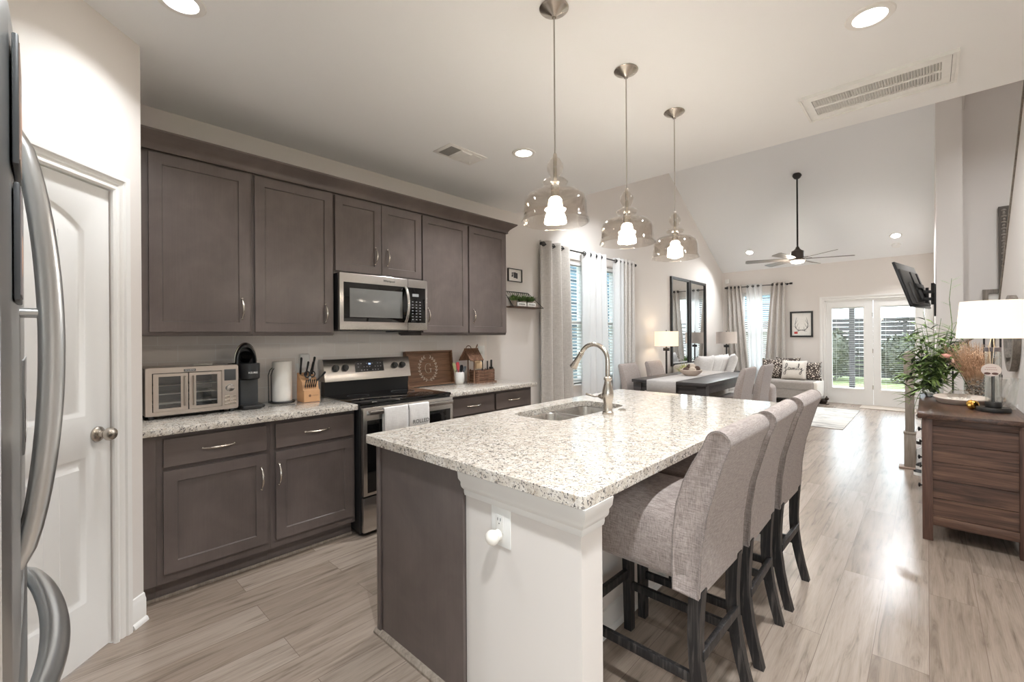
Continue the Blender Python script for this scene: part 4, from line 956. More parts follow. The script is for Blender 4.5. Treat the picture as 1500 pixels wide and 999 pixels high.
# outlets on the backsplash
TX = WX+.0085
def wallplate(y0, y1, z0, z1, label, kind='outlet'):
    r = thing('outlet_cover' if kind == 'outlet' else 'switch_plate', label, kind); m = MB(); m.box((TX, y0, z0), (TX+.006, y1, z1), .002); p_ = m.build('plate', M_WHITE, r)
    m = MB(); yc, zc = (y0+y1)/2, (z0+z1)/2
    for s in (-1, 1): m.box((TX+.006, yc-.017, zc+s*.022-.014), (TX+.008, yc+.017, zc+s*.022+.014), .001)
    m.build('receptacle', plain('receptacle_white', (228, 226, 222), .4), p_); return settle(r)
wallplate(1.335, 1.415, 1.045, 1.180, 'white outlet plate on the tiles behind the knife block, with a plug-in unit on it')
m = MB(); m.box((TX+.0085, 1.352, 1.138), (TX+.045, 1.425, 1.250), .012, 3); single(m, 'plug_in_repeater', M_WHITE, 'white plug-in unit above the knife block on the outlet', 'plug-in device')
wallplate(3.195, 3.288, 1.085, 1.275, 'white switch plate on the tiles above the little wicker wishing well', 'switch')

# engraved tray leaning on the wall
r = thing('wooden_tray', 'walnut tray engraved with a white G and wreath, leaning behind the range', 'tray')
y0, y1, h = 2.262, 2.795, .325
th = math.radians(7); TU = Vector((0, 1, 0)); TV = Vector((-math.sin(th), 0, math.cos(th))); TN = Vector((math.cos(th), 0, math.sin(th))); TO = Vector((-3.425, y0, CZ+.001))
def tbox(m, a0, b0, n0, a1, b1, n1):
    m.loft([[tuple(TO+TU*a+TV*b+TN*n) for a, b in ((a0, b0), (a1, b0), (a1, b1), (a0, b1))] for n in (n0, n1)])
wd = y1-y0
m = MB(); tbox(m, 0, 0, 0, wd, h, .008); m.build('panel', M_TRAY, r)
m = MB(); tbox(m, 0, 0, .008, .012, h, .045); tbox(m, wd-.012, 0, .008, wd, h, .045); tbox(m, .012, h-.012, .008, wd-.012, h, .045); tbox(m, .012, 0, .008, wd-.012, .012, .045); m.build('rim', M_TRAY, r)
m = MB(); C_ = TO+TU*(wd*.48)+TV*(h*.50)+TN*.0088
pt = lambda a, b: tuple(C_+TU*a+TV*b)
G = [(.034*math.cos(t), .045*math.sin(t)) for t in [math.radians(42+k*(290-0)/26) for k in range(27)]]
wdt = [.0022+.0030*max(0, math.sin(PI*k/26))**1.2 for k in range(27)]
m.tube([pt(*p) for p in G], wdt, 6, flat=(1, .25)); m.tube([pt(.014, -.004), pt(.042, -.004)], .0016, 6); m.tube([pt(.029, -.004), pt(.029, -.040)], .0032, 6); m.tube([pt(.027, .045), pt(.028, .021)], .0016, 6)
for sd in (-1, 1):
    arc_ = [(sd*.098*math.sin(t), -.112*math.cos(t)) for t in [math.radians(2+k*8) for k in range(21)]]
    m.tube([pt(*p) for p in arc_], .0013, 5)
    for k in range(1, 20, 2):
        a, b = arc_[k]; a2, b2 = arc_[k+1]; d = Vector((a2-a, b2-b)).normalized(); nn = Vector((-d.y, d.x))
        for s in (-1, 1):
            e = d*.020+nn*s*.015; q = nn*s*.004
            m.add([pt(a, b), pt(a+e.x*.5+d.x*.003-q.x*0, b+e.y*.5+d.y*.003), pt(a+e.x, b+e.y), pt(a+e.x*.5+nn.x*s*.006, b+e.y*.5+nn.y*s*.006)], [(0, 1, 2, 3)])
m.build('engraving', plain('engraving_cream', (240, 232, 220), .7), r, smooth=False); settle(r)

# white crock of utensils
r = thing('utensil_cup', 'small speckled white cup of utensils beside the engraved tray', 'cup'); ux, uy = -3.36, 2.835
m = MB(); m.lathe([(.0001, 0), (.034, 0), (.044, .015), (.050, .05), (.048, .09), (.042, .112), (.038, .112), (.044, .09), (.046, .05), (.0001, .02)], (ux, uy, CZ), 28); m.build('cup', M_WHITE, r); settle(r)
for nm, lab, col, dx, dy, tlt, L in (('spatula', 'pink silicone spatula in the white cup', (236, 92, 104), .010, -.010, -.10, .19), ('spatula', 'pale green silicone spatula in the white cup', (206, 212, 160), -.005, -.022, -.25, .19), ('whisk', 'dark-handled utensil standing in the white cup', (40, 42, 48), .0, .012, .12, .16), ('spoon', 'grey-handled utensil at the right in the white cup', (120, 126, 134), .015, .024, .25, .15)):
    m = MB(); p = Vector((ux+dx, uy+dy, CZ+.022)); d = Vector((0, tlt, 1)).normalized(); m.tube([tuple(p), tuple(p+d*L*.6)], .004, 8)
    e = p+d*L*.58; m.loft([[tuple(e+d*s*L*.42+Vector((a*.004, b*w_, 0))) for a, b in ((-1,-1),(1,-1),(1,1),(-1,1))] for s, w_ in ((0, .006), (.25, .015), (.8, .017), (1, .010))])
    single(m, nm, plain('u_%d' % (dx*1e4), col, .5), lab, 'utensil')

# twig wishing well basket
r = thing('wishing_well_basket', 'rustic twig wishing well with roof and wicker basket by the wall end of the counter', 'basket'); gx_, gy0, gy1 = -3.30, 2.915, 3.225
def ring(m, pts, rr): m.tube(pts, rr, 6, closed=True)
m = MB()
for k in range(7):
    z = CZ+.012+k*.017; ring(m, [(x + (.0022 if (i+k) % 2 else -.0022), y, z) for i, (x, y) in enumerate(rrect(gx_-.06, gy0+.045, gx_+.065, gy1-.02, .025, 5))], .0085)
for i, (x, y) in enumerate(rrect(gx_-.06, gy0+.045, gx_+.065, gy1-.02, .025, 5)): 
    if i % 2 == 0: m.cyl((x, y, CZ+.004), (x, y, CZ+.132), .004, n=6)
m.box((gx_-.07, gy0+.02, CZ), (gx_+.08, gy1-.01, CZ+.008)); m.build('woven_basket', M_TWIG, r)
for yy, xx in ((gy0+.022, gx_+.045), (gy0+.022, gx_-.045)): m = MB(); m.cyl((xx, yy, CZ), (xx, yy, CZ+.255), .008, .006, 8); m.build('post', M_TWIG, r)
m = MB()
for s in (-1, 1):
    for k in range(9):
        y = gy0-.055+k*.020; m.tube([(gx_, y, CZ+.335), (gx_+s*.085, y, CZ+.225)], .008, 6)
m.tube([(gx_, gy0-.065, CZ+.340), (gx_, gy0+.115, CZ+.340)], .006, 6); m.tube([(gx_, gy0+.08, CZ+.335), (gx_+.01, gy0+.10, CZ+.385)], .003, 5); m.tube([(gx_, gy0+.09, CZ+.34), (gx_-.02, gy0+.13, CZ+.375)], .003, 5)
m.tube(arc((gx_, gy0-.01, CZ+.335), .035, 10, 170, 8, 'yz'), .004, 6); m.build('roof', M_TWIG, r); settle(r)
m = MB(); m.box((gx_-.02, gy0+.085, CZ+.135), (gx_+.01, gy0+.165, CZ+.205), .008); m.ball((gx_, gy0+.10, CZ+.215), .03, (1, 1.6, .8)); single(m, 'snack_packet', plain('kraft_tan', (226, 196, 158), .8), 'tan packet standing in the wicker wishing well', 'packet')
for i, (dy, h) in enumerate(((.175, .10), (.245, .09))):
    m = MB(); m.cyl((gx_, gy0+dy, CZ+.02), (gx_, gy0+dy, CZ+.12+h), .007, n=8); single(m, 'marker_pen', M_BLACK, ('left' if i == 0 else 'right')+' dark pen standing in the wicker basket', 'pen')
m = MB(); m.box((-3.40, 3.262, CZ), (-3.34, 3.302, CZ+.045), .006); m.box((-3.375, 3.272, CZ+.04), (-3.36, 3.292, CZ+.215), .005); m.box((-3.39, 3.266, CZ+.04), (-3.35, 3.298, CZ+.14), .006)
single(m, 'cordless_phone', M_BLACK, 'black device standing on the counter right of the wicker basket', 'phone')

# ================================================================== PICTURE AND PLANT SHELF
def picture(name, c, w_, h_, U, N, fmat, label, fr=.02, dep=.02, mat_w=.05):
    """framed picture: c centre on the wall, U horizontal axis, N out of the wall"""
    c = Vector(c); U = Vector(U); N = Vector(N); V = Vector(Z3); r = thing(name, label, 'picture'); a, b = w_/2, h_/2
    m = MB(); m.slab(hole(-a, a, -b, b), [hole(-a+fr, a-fr, -b+fr, b-fr)], dep, c+N*.001, U, V, N); m.build('frame', fmat, r)
    m = MB(); m.slab(hole(-a+fr*.8, a-fr*.8, -b+fr*.8, b-fr*.8), [], .004, c+N*.004, U, V, N); m.build('mat_board', M_PAPER, r, smooth=False)
    return r, (lambda u, v, n=.0088: tuple(c+U*u+V*v+N*n))
r, P_ = picture('framed_photo', (WX, 3.780, 2.078), .235, .150, (0, 1, 0), (1, 0, 0), M_BMETAL, 'small framed black and white photo on the wall above the plant shelf', .007, .022)
m = MB()
for a, b, c, d in ((-.02, -.03, .02, .035), (.018, -.035, .05, .03), (-.055, -.02, -.03, .01), (-.055, .015, -.025, .03)): m.add([P_(a, b), P_(c, b), P_(c*.9+.004, d), P_(a*.9, d)], [(0, 1, 2, 3)])
m.build('portrait', plain('ink_grey', (70, 70, 72), .8), r, smooth=False); settle(r)
r = thing('wall_shelf', 'black wire wall shelf holding three small potted plants', 'shelf'); s0, s1, zz0, zz1 = 3.60, 4.125, 1.705, 1.885; xx = WX+.15
m = MB()
m.tube([(WX+.006, s0, zz0), (xx, s0, zz0), (xx, s1, zz0), (WX+.006, s1, zz0)], .005, 6, closed=True)
m.tube([(WX+.006, s0-.0, zz1), (WX+.006, s1-.11, zz1)], .005, 6)
for yb, yt in ((s0, s0), (s1, s1-.11)): m.tube([(WX+.006, yb, zz0), (WX+.006, yt, zz1)], .004, 6); m.tube([(xx, yb, zz0), (WX+.006, yt, zz1)], .004, 6)
for k in range(12): m.tube([(WX+.006, s0+.02+k*.036, zz1), (WX+.006, s0+.038+k*.036, zz1-.035)], .0025, 5)
m.build('wire_frame', M_BMETAL, r); m = MB(); m.box((WX+.008, s0+.003, zz0-.003), (xx-.004, s1-.003, zz0+.008), .002); m.build('board', M_TRAY, r); settle(r)
M_LEAF = leaf_mat('leaf_green', (58, 88, 40), (122, 150, 86)); M_POT = plain('clay_grey_pot', (160, 148, 136), .8)
def tuft(m, c, r_, n, L, seed, wd=.006, spread=1.0):
    random.seed(seed); c = Vector(c)
    for k in range(n):
        a = random.uniform(0, 2*PI); t = random.uniform(.1, 1.0)*spread; d = Vector((math.cos(a)*t, math.sin(a)*t, 1)).normalized(); l = L*random.uniform(.6, 1)
        s = Vector((-math.sin(a), math.cos(a), 0))*wd; b = c+Vector((math.cos(a), math.sin(a), 0))*r_*random.random(); mid = b+d*l*.55; e = b+d*l+Vector((math.cos(a), math.sin(a), -.4))*l*.25*t
        m.add([tuple(b), tuple(mid-s), tuple(e), tuple(mid+s)], [(0, 1, 2, 3)])
for i, (y, lab) in enumerate(((3.70, 'left'), (3.84, 'middle'), (3.97, 'right'))):
    r = thing('potted_plant', lab+' small green plant in a tan pot on the black wire shelf', 'potted plant', 'plants on the wire shelf'); c = (WX+.07, y, zz0+.009)
    m = MB(); m.lathe([(.0001, 0), (.026, 0), (.036, .055), (.038, .058), (.038, .064), (.032, .064), (.0001, .055)], c, 18); m.build('pot', M_POT, r)
    m = MB(); tuft(m, (c[0], c[1], c[2]+.055), .03, 150, .095, i+5, .007, 1.1); m.build('foliage', M_LEAF, r, smooth=False); settle(r)
for i, (y, lab) in enumerate(((3.765, 'left'), (3.935, 'right'))):
    r = thing('wooden_word_sign', lab+' small white word block at the front of the wire shelf', 'sign'); m = MB(); m.box((WX+.115, y-.07, zz0+.010), (WX+.135, y+.07, zz0+.055), .003); m.build('block', M_WHITE, r)
    m = MB()
    for k in range(5): m.box((WX+.1355, y-.05+k*.021, zz0+.026), (WX+.136, y-.038+k*.021, zz0+.040))
    m.build('lettering', M_DGREY, r, smooth=False); settle(r)
# ================================================================== BAR STOOLS
def leg(m, x0, y0, z0, x1, y1, z1, w0, w1, bow=0.0):
    L = []
    for k in range(7):
        t = k/6; x = x0+(x1-x0)*t + bow*math.sin(PI*t); y = y0+(y1-y0)*t; z = z0+(z1-z0)*t; w_ = (w0+(w1-w0)*t)/2
        L.append([(x-w_, y-w_, z), (x+w_, y-w_, z), (x+w_, y+w_, z), (x-w_, y+w_, z)])
    m.loft(L)
def stool(label):
    """seat faces -x, origin at the floor under the seat centre line, x=0 at rear leg feet"""
    r = thing('bar_stool', label, 'bar stool', 'upholstered counter stools along the island'); hw = .216
    # seat: deep upholstered box with crowned top
    m = MB(); nx, ny = 14, 12; x0, x1, zb = -.565, -.045, .535
    def top(u, v): return .745 + .040*(1-(2*v-1)**4)*(1-(2*u-1)**6*.8)
    L = []
    def prof(u):
        x = x0+(x1-x0)*u; sh = .028*max(0, (abs(2*u-1)-.86)/.14)**2
        pts = [(x, -hw+.012+sh, zb), (x, -hw+sh*.8, zb+.02), (x, -hw-.004+sh, zb+.12), (x, -hw+sh, .725)]
        for k in range(ny+1):
            v = k/ny; pts.append((x, (-hw+.018+sh)+(2*hw-.036-2*sh)*v, top(u, v)))
        pts += [(x, hw-sh, .725), (x, hw+.004-sh, zb+.12), (x, hw-sh*.8, zb+.02), (x, hw-.012-sh, zb)]
        return pts
    us = [0, .02, .06] + [.06+.88*k/nx for k in range(1, nx+1)] + [.98, 1]
    L = [prof(u) for u in us]
    L[0] = [(p[0]+.02, p[1]*.95, min(p[2], .72)) for p in L[0]]
    m.loft(L); m.build('seat', M_LINEN, r, sharp=60)
    # back: side profile (x, z), swept in y with rounded ends
    out = [(-.122, .505), (-.124, .60), (-.120, .70), (-.108, .80), (-.084, .88), (-.050, .95), (-.016, 1.012)] + [(.030+.038*math.cos(math.radians(a)), 1.026+.038*math.sin(math.radians(a))) for a in range(160, -40, -20)] + [(.048, .970), (.022, .88), (-.006, .78), (-.024, .66), (-.030, .545), (-.034, .500)]
    cxp = sum(p[0] for p in out)/len(out)
    L = []
    for y, s in ((-hw+.000, .80), (-hw-.006, .92), (-hw-.004, 1), (-hw*.5, 1), (0, 1), (hw*.5, 1), (hw+.004, 1), (hw+.006, .92), (hw, .80)):
        c2 = inset([(a, b) for a, b in out], (1-s)*.045) if s < 1 else out
        L.append([(a, y, b) for a, b in c2])
    m = MB(); m.loft(L); bk = m.build('backrest', M_LINEN, r, sharp=50)
    m = MB()
    for s in (-1, 1): m.tube([(a, s*(hw+.0045), b) for a, b in out], .0022, 5, closed=True)
    m.tube([(.060, -hw, 1.005), (.061, 0, 1.005), (.060, hw, 1.005)], .0018, 5); m.build('piping', fabric('piping_linen', (112, 102, 98), (150, 140, 134)) if 'pipe' not in MC else MC['pipe'], bk)
    for s in (-1, 1):
        m = MB(); leg(m, -.050, s*(hw-.033), .52, -.004, s*(hw-.030), 0, .044, .036, -.028); m.build('leg', M_BLKWOOD, r)
        m = MB(); leg(m, -.520, s*(hw-.035), .545, -.515, s*(hw-.032), 0, .044, .036); m.build('leg', M_BLKWOOD, r)
        m = MB(); m.box((-.52, s*(hw-.032)-.010, .190), (-.035, s*(hw-.032)+.010, .225), .003); m.build('side_stretcher', M_BLKWOOD, r)
    m = MB(); m.box((-.530, -hw+.034, .245), (-.508, hw-.034, .285), .003); m.build('front_stretcher', M_BLKWOOD, r)
    m = MB(); m.box((-.052, -hw+.034, .275), (-.032, hw-.034, .310), .003); m.build('rear_stretcher', M_BLKWOOD, r)
    return r
MC['pipe'] = fabric('piping_linen', (112, 102, 98), (150, 140, 134))
s0 = stool('grey linen counter stool nearest the camera, first in the row along the island'); s0.location = (-.515, 1.700, 0); s0.rotation_euler = (0, 0, math.radians(-1))
dup(s0, loc=(-.510, 2.215, 0), rz=math.radians(1), label='grey linen counter stool in the middle of the three along the island')
dup(s0, loc=(-.502, 2.745, 0), rz=math.radians(-1), label='grey linen counter stool farthest from the camera, by the far end of the island')

# ================================================================== FRIDGE
r = thing('refrigerator', 'stainless french-door refrigerator at the left edge with curved bar handles', 'refrigerator')
fx0, fx1, fy = -1.680, -.775, -.014
m = MB(); m.box((fx0+.02, -.745, .02), (fx1-.01, -.075, 1.775), .004)
for xx in (fx0+.06, fx1-.06):
    for yy in (-.69, -.12): m.cyl((xx, yy, 0), (xx, yy, .03), .02, n=10)
m.build('body', plain('fridge_side_grey', (132, 134, 136), .35, .3), r)
mid = (fx0+fx1)/2
def front(x0, x1, z0, z1, bul=.006):
    m = MB(); L = []
    n = 12
    for k in range(n+1):
        t = k/n; x = x0+(x1-x0)*t; y = fy - .010 + bul*math.sin(PI*t)**.6 if 0 < t < 1 else fy-.014
        L.append([(x, -.07, z0), (x, y-.004, z0), (x, y, z0+.006), (x, y, z1-.006), (x, y-.004, z1), (x, -.07, z1)])
    return m.loft(L)
dL = front(fx0, mid-.003, .895, 1.785).build('door', M_STEELH, r); dR = front(mid+.003, fx1, .895, 1.785).build('door', M_STEELH, r)
dF = front(fx0, fx1, .48, .885, .010).build('freezer_drawer', M_STEELH, r); dG = front(fx0, fx1, .06, .47, .010).build('freezer_drawer', M_STEELH, r)
for hx, d in ((mid-.045, dL), (mid+.045, dR)):
    m = MB(); pts = []; rs = []
    for k in range(25):
        t = k/24; z = .965+.78*t; y = fy-.012+.046*math.sin(PI*t)**.62; pts.append((hx, y, z)); rs.append(.0105+.0075*math.sin(PI*t)**.5)
    m.tube(pts, rs, 16, flat=(1, 1)); h_ = m.build('door_handle', M_STEELH, d)
    m = MB(); m.cyl((hx, fy-.02, 1.42), (hx, fy+.030, 1.42), .0075, n=12); m.build('handle_post', M_STEELH, h_)
for zc, d, x0, x1 in ((.845, dF, -1.50, -.90), (.40, dG, -1.50, -.90)):
    m = MB(); pts = []; rs = []
    for k in range(25):
        t = k/24; x = x0+(x1-x0)*t; y = fy-.014+.050*math.sin(PI*t)**.55; pts.append((x, y, zc-.012*math.sin(PI*t))); rs.append(.012+.008*math.sin(PI*t)**.5)
    m.tube(pts, rs, 16); m.build('drawer_handle', M_STEELH, d)
m = MB(); m.box((fx0+.04, fy-.012, 1.14), (mid-.09, fy-.002, 1.33), .002); ds = m.build('water_dispenser', M_STEELH, dL)
m = MB(); m.box((fx0+.08, fy-.0025, 1.16), (mid-.12, fy-.0015, 1.25), .0003); m.build('dispenser_recess', M_BGLASS, ds)
settle(r)
for i, (x, z, w_, h_, lab, c) in enumerate(((-.87, 1.665, .12, .16, 'upper portrait photo in a magnetic frame on the refrigerator door', (150, 128, 116)), (-.90, 1.495, .12, .15, 'lower portrait photo in a magnetic frame on the refrigerator door', (132, 122, 124)))):
    r = thing('photo_magnet', lab, 'photo', 'photos on the refrigerator'); ys = fy-.005; m = MB(); m.box((x-w_/2, ys, z-h_/2), (x+w_/2, ys+.006, z+h_/2), .002); m.build('frame', M_DGREY, r)
    m = MB(); m.box((x-w_/2+.008, ys+.006, z-h_/2+.008), (x+w_/2-.008, ys+.0068, z+h_/2-.008)); m.build('picture', plain('photo_%d' % i, c, .3), r, smooth=False)
    m = MB(); m.ball((x, ys+.0068, z-.012), .022, (1, .04, 1.3)); m.build('face', plain('face_tone', (206, 172, 152), .4), r); settle(r)

# ================================================================== DINING
TX0, TX1, TY0, TY1, TZ = -3.06, -2.03, 5.75, 7.85, .762
r = thing('dining_table', 'dark rectangular dining table with thick legs beyond the island', 'table')
m = MB(); m.box((TX0, TY0, TZ-.042), (TX1, TY1, TZ), .004); m.build('tabletop', M_TABLE, r)
for x in (TX0+.075, TX1-.075):
    for y in (TY0+.075, TY1-.075): m = MB(); leg(m, x, y, TZ-.042, x, y, 0, .115, .095); m.build('leg', M_TABLE, r)
for a, b in (((TX0+.10, TY0+.035), (TX1-.10, TY0+.06)), ((TX0+.10, TY1-.06), (TX1-.10, TY1-.035)), ((TX0+.035, TY0+.10), (TX0+.06, TY1-.10)), ((TX1-.06, TY0+.10), (TX1-.035, TY1-.10))):
    m = MB(); m.box((*a, TZ-.15), (*b, TZ-.042), .002); m.build('apron', M_TABLE, r)
settle(r)
m = MB(); rx0, rx1 = -2.83, -2.42
path = [(TY0-.008, .50), (TY0-.008, .745), (TY0-.004, .764), (TY0+.01, .7655)] + [(TY0+.2*k, .7655) for k in range(1, 10)] + [(TY1-.01, .7655), (TY1+.006, .760), (TY1+.009, .62)]
m.loft([[(rx0, y, z), (rx1, y, z)] for y, z in path], False, False, closed=False)
o = m.build('table_runner', M_RUNNER); md = o.modifiers.new('solid', 'SOLIDIFY'); md.thickness = .003; md.offset = 0
tag(o, 'light grey table runner draped over the near edge of the dark dining table', 'table runner'); settle(o)
r = thing('decor_bowl', 'whitewashed wooden bowl of decorative balls on the dining table', 'bowl'); bx_, by_ = -2.60, 6.72
m = MB(); m.lathe([(.0001, .006), (.075, .006), (.08, .0), (.11, .02), (.150, .055), (.160, .085), (.155, .092), (.147, .085), (.12, .035), (.0001, .022)], (bx_, by_, .767), 32); m.build('bowl', plain('whitewashed_wood', (198, 180, 166), .7), r); settle(r)
balls = [(-.09, -.02, .075, .045, (206, 192, 178)), (-.045, -.07, .085, .046, (84, 66, 58)), (.045, -.055, .088, .052, (216, 198, 180)), (.01, .03, .125, .055, (222, 208, 190)), (-.03, .01, .135, .038, (96, 78, 70)), (.085, .02, .105, .043, (92, 70, 62)), (-.06, .07, .085, .045, (212, 196, 178)), (.04, .085, .085, .045, (120, 98, 84))]
M_BALLW = wood('woven_ball', (150, 132, 116), (206, 190, 172), (228, 214, 198), .8, 'x', 3); M_BALLD = wood('woven_ball_dark', (60, 46, 40), (94, 74, 64), (130, 108, 94), .8, 'x', 3)
for i, (dx, dy, dz, rr, c) in enumerate(balls):
    d = c[0] < 150; m = MB(); m.ball((bx_+dx, by_+dy, .767+dz), rr, (1, 1, 1), 20, 12); single(m, 'decor_ball', M_BALLD if d else M_BALLW, ('dark brown' if d else 'pale woven')+' decorative ball in the bowl on the dining table', 'ball', 'decorative balls in the bowl')
def dining_chair(label):
    """parsons chair facing -x; x=0 at the outer face of the back at seat height"""
    r = thing('dining_chair', label, 'chair', 'upholstered dining chairs'); hw = .24; m = MB()
    m.box((-.54, -hw, .36), (-.03, hw, .50), .03, 4); m.build('seat', M_DINE, r, sharp=60)
    out = [(-.09, .38), (-.085, .52), (-.06, .70), (-.015, .86), (.010, .925), (.030, .955), (.052, .962), (.070, .950), (.074, .925), (.060, .86), (.030, .70), (.004, .52), (-.002, .37)]
    m = MB(); m.loft([[(a, y, b) for a, b in (inset(out, .012) if abs(y) > hw+.001 else out)] for y in (-hw-.006, -hw+.004, 0, hw-.004, hw+.006)]); m.build('backrest', M_DINE, r, sharp=50)
    for s in (-1, 1):
        m = MB(); leg(m, -.035, s*(hw-.035), .38, .03, s*(hw-.035), 0, .045, .034, -.01); m.build('leg', M_BLKWOOD, r); m = MB(); leg(m, -.50, s*(hw-.035), .37, -.50, s*(hw-.035), 0, .045, .034); m.build('leg', M_BLKWOOD, r)
    return r
c0 = dining_chair('upholstered dining chair on the right of the table, nearer the island'); c0.location = (-1.70, 6.17, 0)
dup(c0, loc=(-1.68, 6.98, 0), label='upholstered dining chair on the right of the table, farther from the island')
dup(c0, loc=(-3.22, 6.02, 0), rz=PI, label='upholstered dining chair on the wall side of the table, nearer the curtains')
dup(c0, loc=(-3.22, 6.86, 0), rz=PI, label='upholstered dining chair on the wall side of the table, farther from the curtains')

# ================================================================== CURTAINS
def curtain(name, label, P, a0, a1, zt, zb, folds, amp, mat, b0=None, b1=None, gather=None, group=None, seed=1, grom=True, ph=0.0):
    """P(along, out, z); top spans a0..a1, bottom b0..b1; gather=(z, c0, c1) pinches the cloth there"""
    random.seed(seed); b0 = a0 if b0 is None else b0; b1 = a1 if b1 is None else b1
    n = folds*14; m = MB(); zs = [zt, zt-.03, zt-.08] + [zt-.08-(zt-.08-zb)*k/18 for k in range(1, 19)]
    jit = [random.uniform(-.3, .3) for _ in range(folds+2)]; L = []
    for z in zs:
        t = (zt-z)/(zt-zb); lo, hi = a0+(b0-a0)*t, a1+(b1-a1)*t; am = amp
        if gather:
            gz, g0, g1 = gather; k_ = math.exp(-((z-gz)/.28)**2); lo, hi = lo+(g0-lo)*k_, hi+(g1-hi)*k_; am = amp*(1-.45*k_)
        row = []
        for k in range(n+1):
            q = k/n; f = q*folds; j = jit[int(min(f, folds))]*t
            row.append(P(lo+(hi-lo)*q, -.085+am*math.sin(2*PI*f+ph+j) + am*.25*t*math.sin(5.1*f+seed), z))
        L.append(row)
    m.loft(L, False, False, closed=False); r = thing(name, label, 'curtain', group); o = m.build('cloth', mat, r)
    md = o.modifiers.new('solid', 'SOLIDIFY'); md.thickness = .003; md.offset = 0
    if grom:
        for k in range(folds*2):
            q = (k+.5)/(folds*2) - (ph/(2*PI))/folds; a = a0+(a1-a0)*q
            if a < a0+.01 or a > a1-.01: continue
            p = Vector(P(a, -.085, zt-.045)); ax = (Vector(P(a+.1, -.085, 0))-Vector(P(a, -.085, 0))).normalized(); pr_ = (Vector(P(a, 0, 0))-Vector(P(a, .1, 0))).normalized(); dr = (ax*.55+pr_*(1 if k % 2 else -1)*.83).normalized()
            m = MB(); u = dr.cross(Vector(Z3)).normalized(); v = u.cross(dr); m.tube([tuple(p+u*.024*math.cos(2*PI*i/14)+v*.024*math.sin(2*PI*i/14)) for i in range(14)], .006, 6, closed=True); m.build('grommet', M_BMETAL, r)
    return settle(r)
def rod(P, a0, a1, z, label):
    r = thing('curtain_rod', label, 'curtain rod'); m = MB(); m.cyl(P(a0, -.085, z), P(a1, -.085, z), .009, n=10); m.build('pole', M_BMETAL, r)
    for a, s in ((a0, -1), (a1, 1)): m = MB(); p0 = Vector(P(a, -.085, z)); p1 = Vector(P(a+s*.05, -.085, z)); along(m, [(.010, 0), (.020, .004), (.022, .02), (.014, .03), (.022, .036), (.022, .05), (.001, .052)], p0, p1-p0, 14); m.build('finial', M_BMETAL, r)
    for a in (a0+.06, (a0+a1)/2, a1-.06): m = MB(); m.cyl(P(a, -.001, z), P(a, -.085, z), .006, n=8); m.cyl(P(a, -.001, z), P(a, -.006, z), .022, n=14); m.build('bracket', M_BMETAL, r)
    return settle(r)
rod(PL, 4.22, 6.50, 2.495, 'dark metal curtain rod across the left-wall windows')
curtain('linen_curtain', 'grey linen grommet curtain nearest the kitchen, beside the end base cabinet', PL, 4.17, 4.72, 2.54, .02, 3, .055, M_CURT, 4.16, 4.80, group='grey linen curtains', seed=3)
curtain('linen_curtain', 'grey linen curtain at the far end of the left-wall windows, by the dining table', PL, 6.12, 6.46, 2.54, .02, 3, .045, M_CURT, 6.10, 6.44, group='grey linen curtains', seed=4)
curtain('sheer_curtain', 'white sheer curtain hanging between the two left-wall windows', PL, 5.06, 5.62, 2.54, .03, 4, .045, M_SHEER, 5.04, 5.72, group='white sheer curtains', seed=5)
curtain('sheer_curtain', 'white sheer curtain just left of the far grey panel on the left wall', PL, 5.90, 6.12, 2.54, .03, 2, .045, M_SHEER, 5.88, 6.12, group='white sheer curtains', seed=6)
rod(PF, -3.36, -2.12, 2.455, 'dark metal curtain rod on the far wall above the window')
curtain('linen_curtain', 'grey linen curtain swept to the left of the far-wall window', PF, -3.38, -3.06, 2.50, .02, 4, .04, M_CURT, -3.36, -2.86, group='grey linen curtains', seed=7)
curtain('linen_curtain', 'grey linen curtain at the right of the far-wall window, beside the antler picture', PF, -2.46, -2.20, 2.50, .02, 3, .04, M_CURT, -2.66, -2.20, group='grey linen curtains', seed=8)
curtain('sheer_curtain', 'white sheer curtain down the middle of the far-wall window', PF, -2.96, -2.64, 2.50, .03, 3, .04, M_SHEER, -2.90, -2.62, group='white sheer curtains', seed=9)

# ================================================================== LIVING ROOM
for y0, y1, lab in ((8.04, 8.90, 'left'), (8.93, 9.80, 'right')):
    r = thing('wall_mirror', 'tall black-framed mirror on the left wall, '+lab+' one of the pair behind the sofa', 'mirror', 'pair of tall mirrors')
    m = MB(); m.slab(hole(y0, y1, .80, 2.475), [hole(y0+.045, y1-.045, .845, 2.43)], .035, (WX+.002, 0, 0), (0, 1, 0), Z3, (1, 0, 0)); m.build('frame', M_BMETAL, r)
    m = MB(); m.box((WX+.004, y0+.04, .84), (WX+.014, y1-.04, 2.435)); m.build('glass', M_MIRROR, r, smooth=False); settle(r)
def pillow(name, c, w_, h_, t_, label, mat, rz=0, tilt=0, group=None, grid=12, post=None):
    m = MB(); R_ = Matrix.Translation(c) @ Matrix.Rotation(rz, 4, 'Z') @ Matrix.Rotation(tilt, 4, 'X'); m.M = R_
    for s in (-1, 1):
        L = []
        for i in range(grid+1):
            u = -1+2*i/grid; row = []
            for j in range(grid+1):
                v = -1+2*j/grid; pin = 1-.06*(1-u*u)*0
                x = u*w_/2*(1-.07*(1-v*v)); z = v*h_/2*(1-.07*(1-u*u)); th_ = t_/2*((1-u**4)*(1-v**4))**.5
                row.append((x, s*th_, z))
            L.append(row)
        m.loft(L, False, False, closed=False)
    r = thing(name, label, 'pillow', group); m.build('cushion', mat, r, sharp=80)
    if post: post(r, R_)
    return settle(r)
